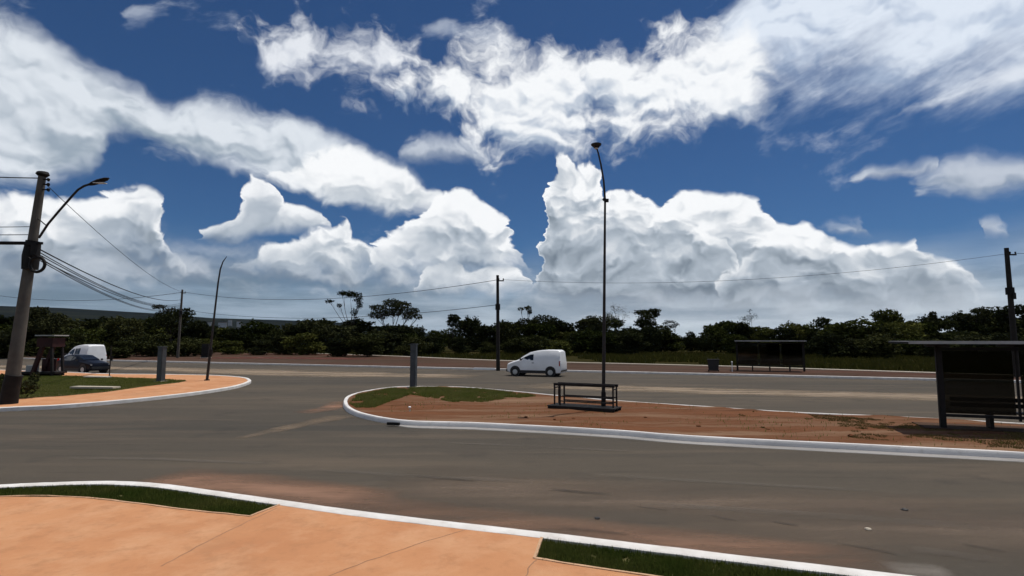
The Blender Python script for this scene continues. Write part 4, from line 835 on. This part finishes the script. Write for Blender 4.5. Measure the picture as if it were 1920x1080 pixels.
# dark red waiting stand behind the left pole
b = P(68, 706, .14); e = empty('waiting_stand', b, ROADA + math.pi, 'small dark red stand with slanted frame and counter right of the left pole', 'stand'); s = b.y / F
q = lambda x, y, dy=0: (PD(x, y, b.y) - b) * 1.0 + Vector((0, dy, 0))
e.rotation_euler = (0, 0, 0)
for dy in (0, .9):
    MB().bar(q(60, 704, dy), q(80, 650, dy), .22, .22).build('slanted_leg', MT['redpaint'], e); MB().bar(q(98, 705, dy), q(97, 634, dy), .14, .14).build('post', MT['dsteel'], e)
MB().box(q(86, 642, .45), (1.1, 1.1, .62)).build('sign_box', MT['redpaint'], e); MB().box(q(88, 629, .45), (1.35, 1.3, .07)).build('roof', MT['greysheet'], e)
MB().box(q(66, 699, .45), (2.9, 1.0, .12)).build('counter', MT['dsteel'], e); MB().box(q(72, 690, .9), (1.0, .08, 1.2)).build('back_panel', MT['redpaint'], e)
for x in (40, 68, 96): MB().box(q(x, 704, .45), (.1, .8, .28)).build('leg', MT['dsteel'], e)
o = MB().box((0, 0, .22), (.55, .5, .44), 0, .02).build('cool_box', MT['greysheet'], None, 40); o.location = b + q(50, 699, .45) + Vector((0, 0, .06)); tag(o, 'pale box standing on the counter of the dark red stand', 'box')
# dark bush at the foot of the left pole
sb_ = P(-8, 750, .14); tree('shrub', sb_ + Vector((0, .5, 0)), [(0, 0, .5, .5, .4, .4), (.6, .3, .45, .4, .4, .35), (-.5, 0, .6, .5, .4, .5)], 500, .09, .04, 2, 'dark shrub at the foot of the left utility pole', 'shrub')
b = P(46, 737, .14); tree('shrub', b + Vector((0, .3, 0)), [(0, 0, .35, .22, .22, .3), (.1, .1, .7, .2, .2, .25)], 260, .07, .03, 2, 'small upright dark shrub right of the left utility pole', 'shrub')
# dark cabinet on the far verge
b = P(386, 671.5, .1); e = empty('utility_cabinet', b, RZ, 'dark utility cabinet on the far verge beside the thin leaning pole', 'cabinet')
MB().box((0, 0, 1.0), (1.15, .6, 1.9), 0, .03).build('housing', MT['dsteel'], e, 40); MB().box((-.28, -.31, 1.0), (.5, .03, 1.6)).build('door', MT['black'], e); MB().box((.28, -.31, 1.0), (.5, .03, 1.6)).build('door', MT['black'], e); MB().box((0, 0, .03), (1.3, .75, .16)).build('plinth', MT['slab'], e)
# freshly painted kerb stone
kp = P(878, 697); o = MB().box((0, 0, .0), (2.1, .26, .20), 0, .015).build('kerb_stone', MT['white'], None, 40); tt = (kp - fk0).dot(fd); o.location = fk0 + fd * tt + fn * .11 + Vector((0, 0, .075)); o.rotation_euler = (0, 0, math.atan2(fd.y, fd.x)); tag(o, 'bright white kerb stone left of the dark middle pole', 'kerb stone')
# litter and stones on the near carriageway
def lump(name, x, y, s, m, label, cat, flat=.5):
    bm = bmesh.new(); bmesh.ops.create_icosphere(bm, subdivisions=2, radius=s)
    for vv in bm.verts: vv.co *= random.uniform(.75, 1.2); vv.co.z *= flat
    me = bpy.data.meshes.new(name); bm.to_mesh(me); bm.free(); me.materials.append(m); o = bpy.data.objects.new(name, me); C.objects.link(o); o.location = P(x, y, 0) + Vector((0, 0, s * flat * .6)); tag(o, label, cat); return o
lump('litter', 1628, 994, .045, MT['slab'], 'crumpled white litter on the near carriageway, lower right', 'litter', .5)
lump('stone', 1120, 973, .045, MT['trim'], 'small dark stone on the near carriageway near the kerb', 'stone', .4)
lump('stone', 1696, 957, .05, MT['trim'], 'small dark stone on the near carriageway at right', 'stone', .4)
# pale cracked patch at the bottom right
film([(1660, 1068), (1720, 1070), (1790, 1076)], .5, dustmat('pale_grit', (.34, .30, .26), (.25, .22, .19), 1.6), .010)
# worn stones lying along the soil edge
for i, (x, y) in enumerate(((986, 783), (1040, 787), (1075, 786), (1310, 800), (1595, 818), (1440, 806), (1210, 784))):
    o = lump('earth_clod', x, y, random.uniform(.05, .09), MT['soil'], 'loose red earth clod on the middle island', 'clod', .5); o['group'] = 'red earth clods'; o.location = P(x, y, .12) + Vector((0, 0, .02))

# ------------------------------------------------------------------ haze
hb = MB().box((0, 4300, 200 - 1.5), (19000, 9800, 404)).build('haze', bpy.data.materials.new('haze_air')); hm = hb.data.materials[0]; hm.use_nodes = True; nt = hm.node_tree; nt.nodes.clear()
o = nt.nodes.new('ShaderNodeOutputMaterial'); v = nt.nodes.new('ShaderNodeVolumePrincipled'); v.inputs['Color'].default_value = (.50, .70, 1.0, 1); v.inputs['Density'].default_value = 1.1e-5; v.inputs['Anisotropy'].default_value = .2
nt.links.new(v.outputs[0], o.inputs['Volume']); tag(hb, kind='stuff')
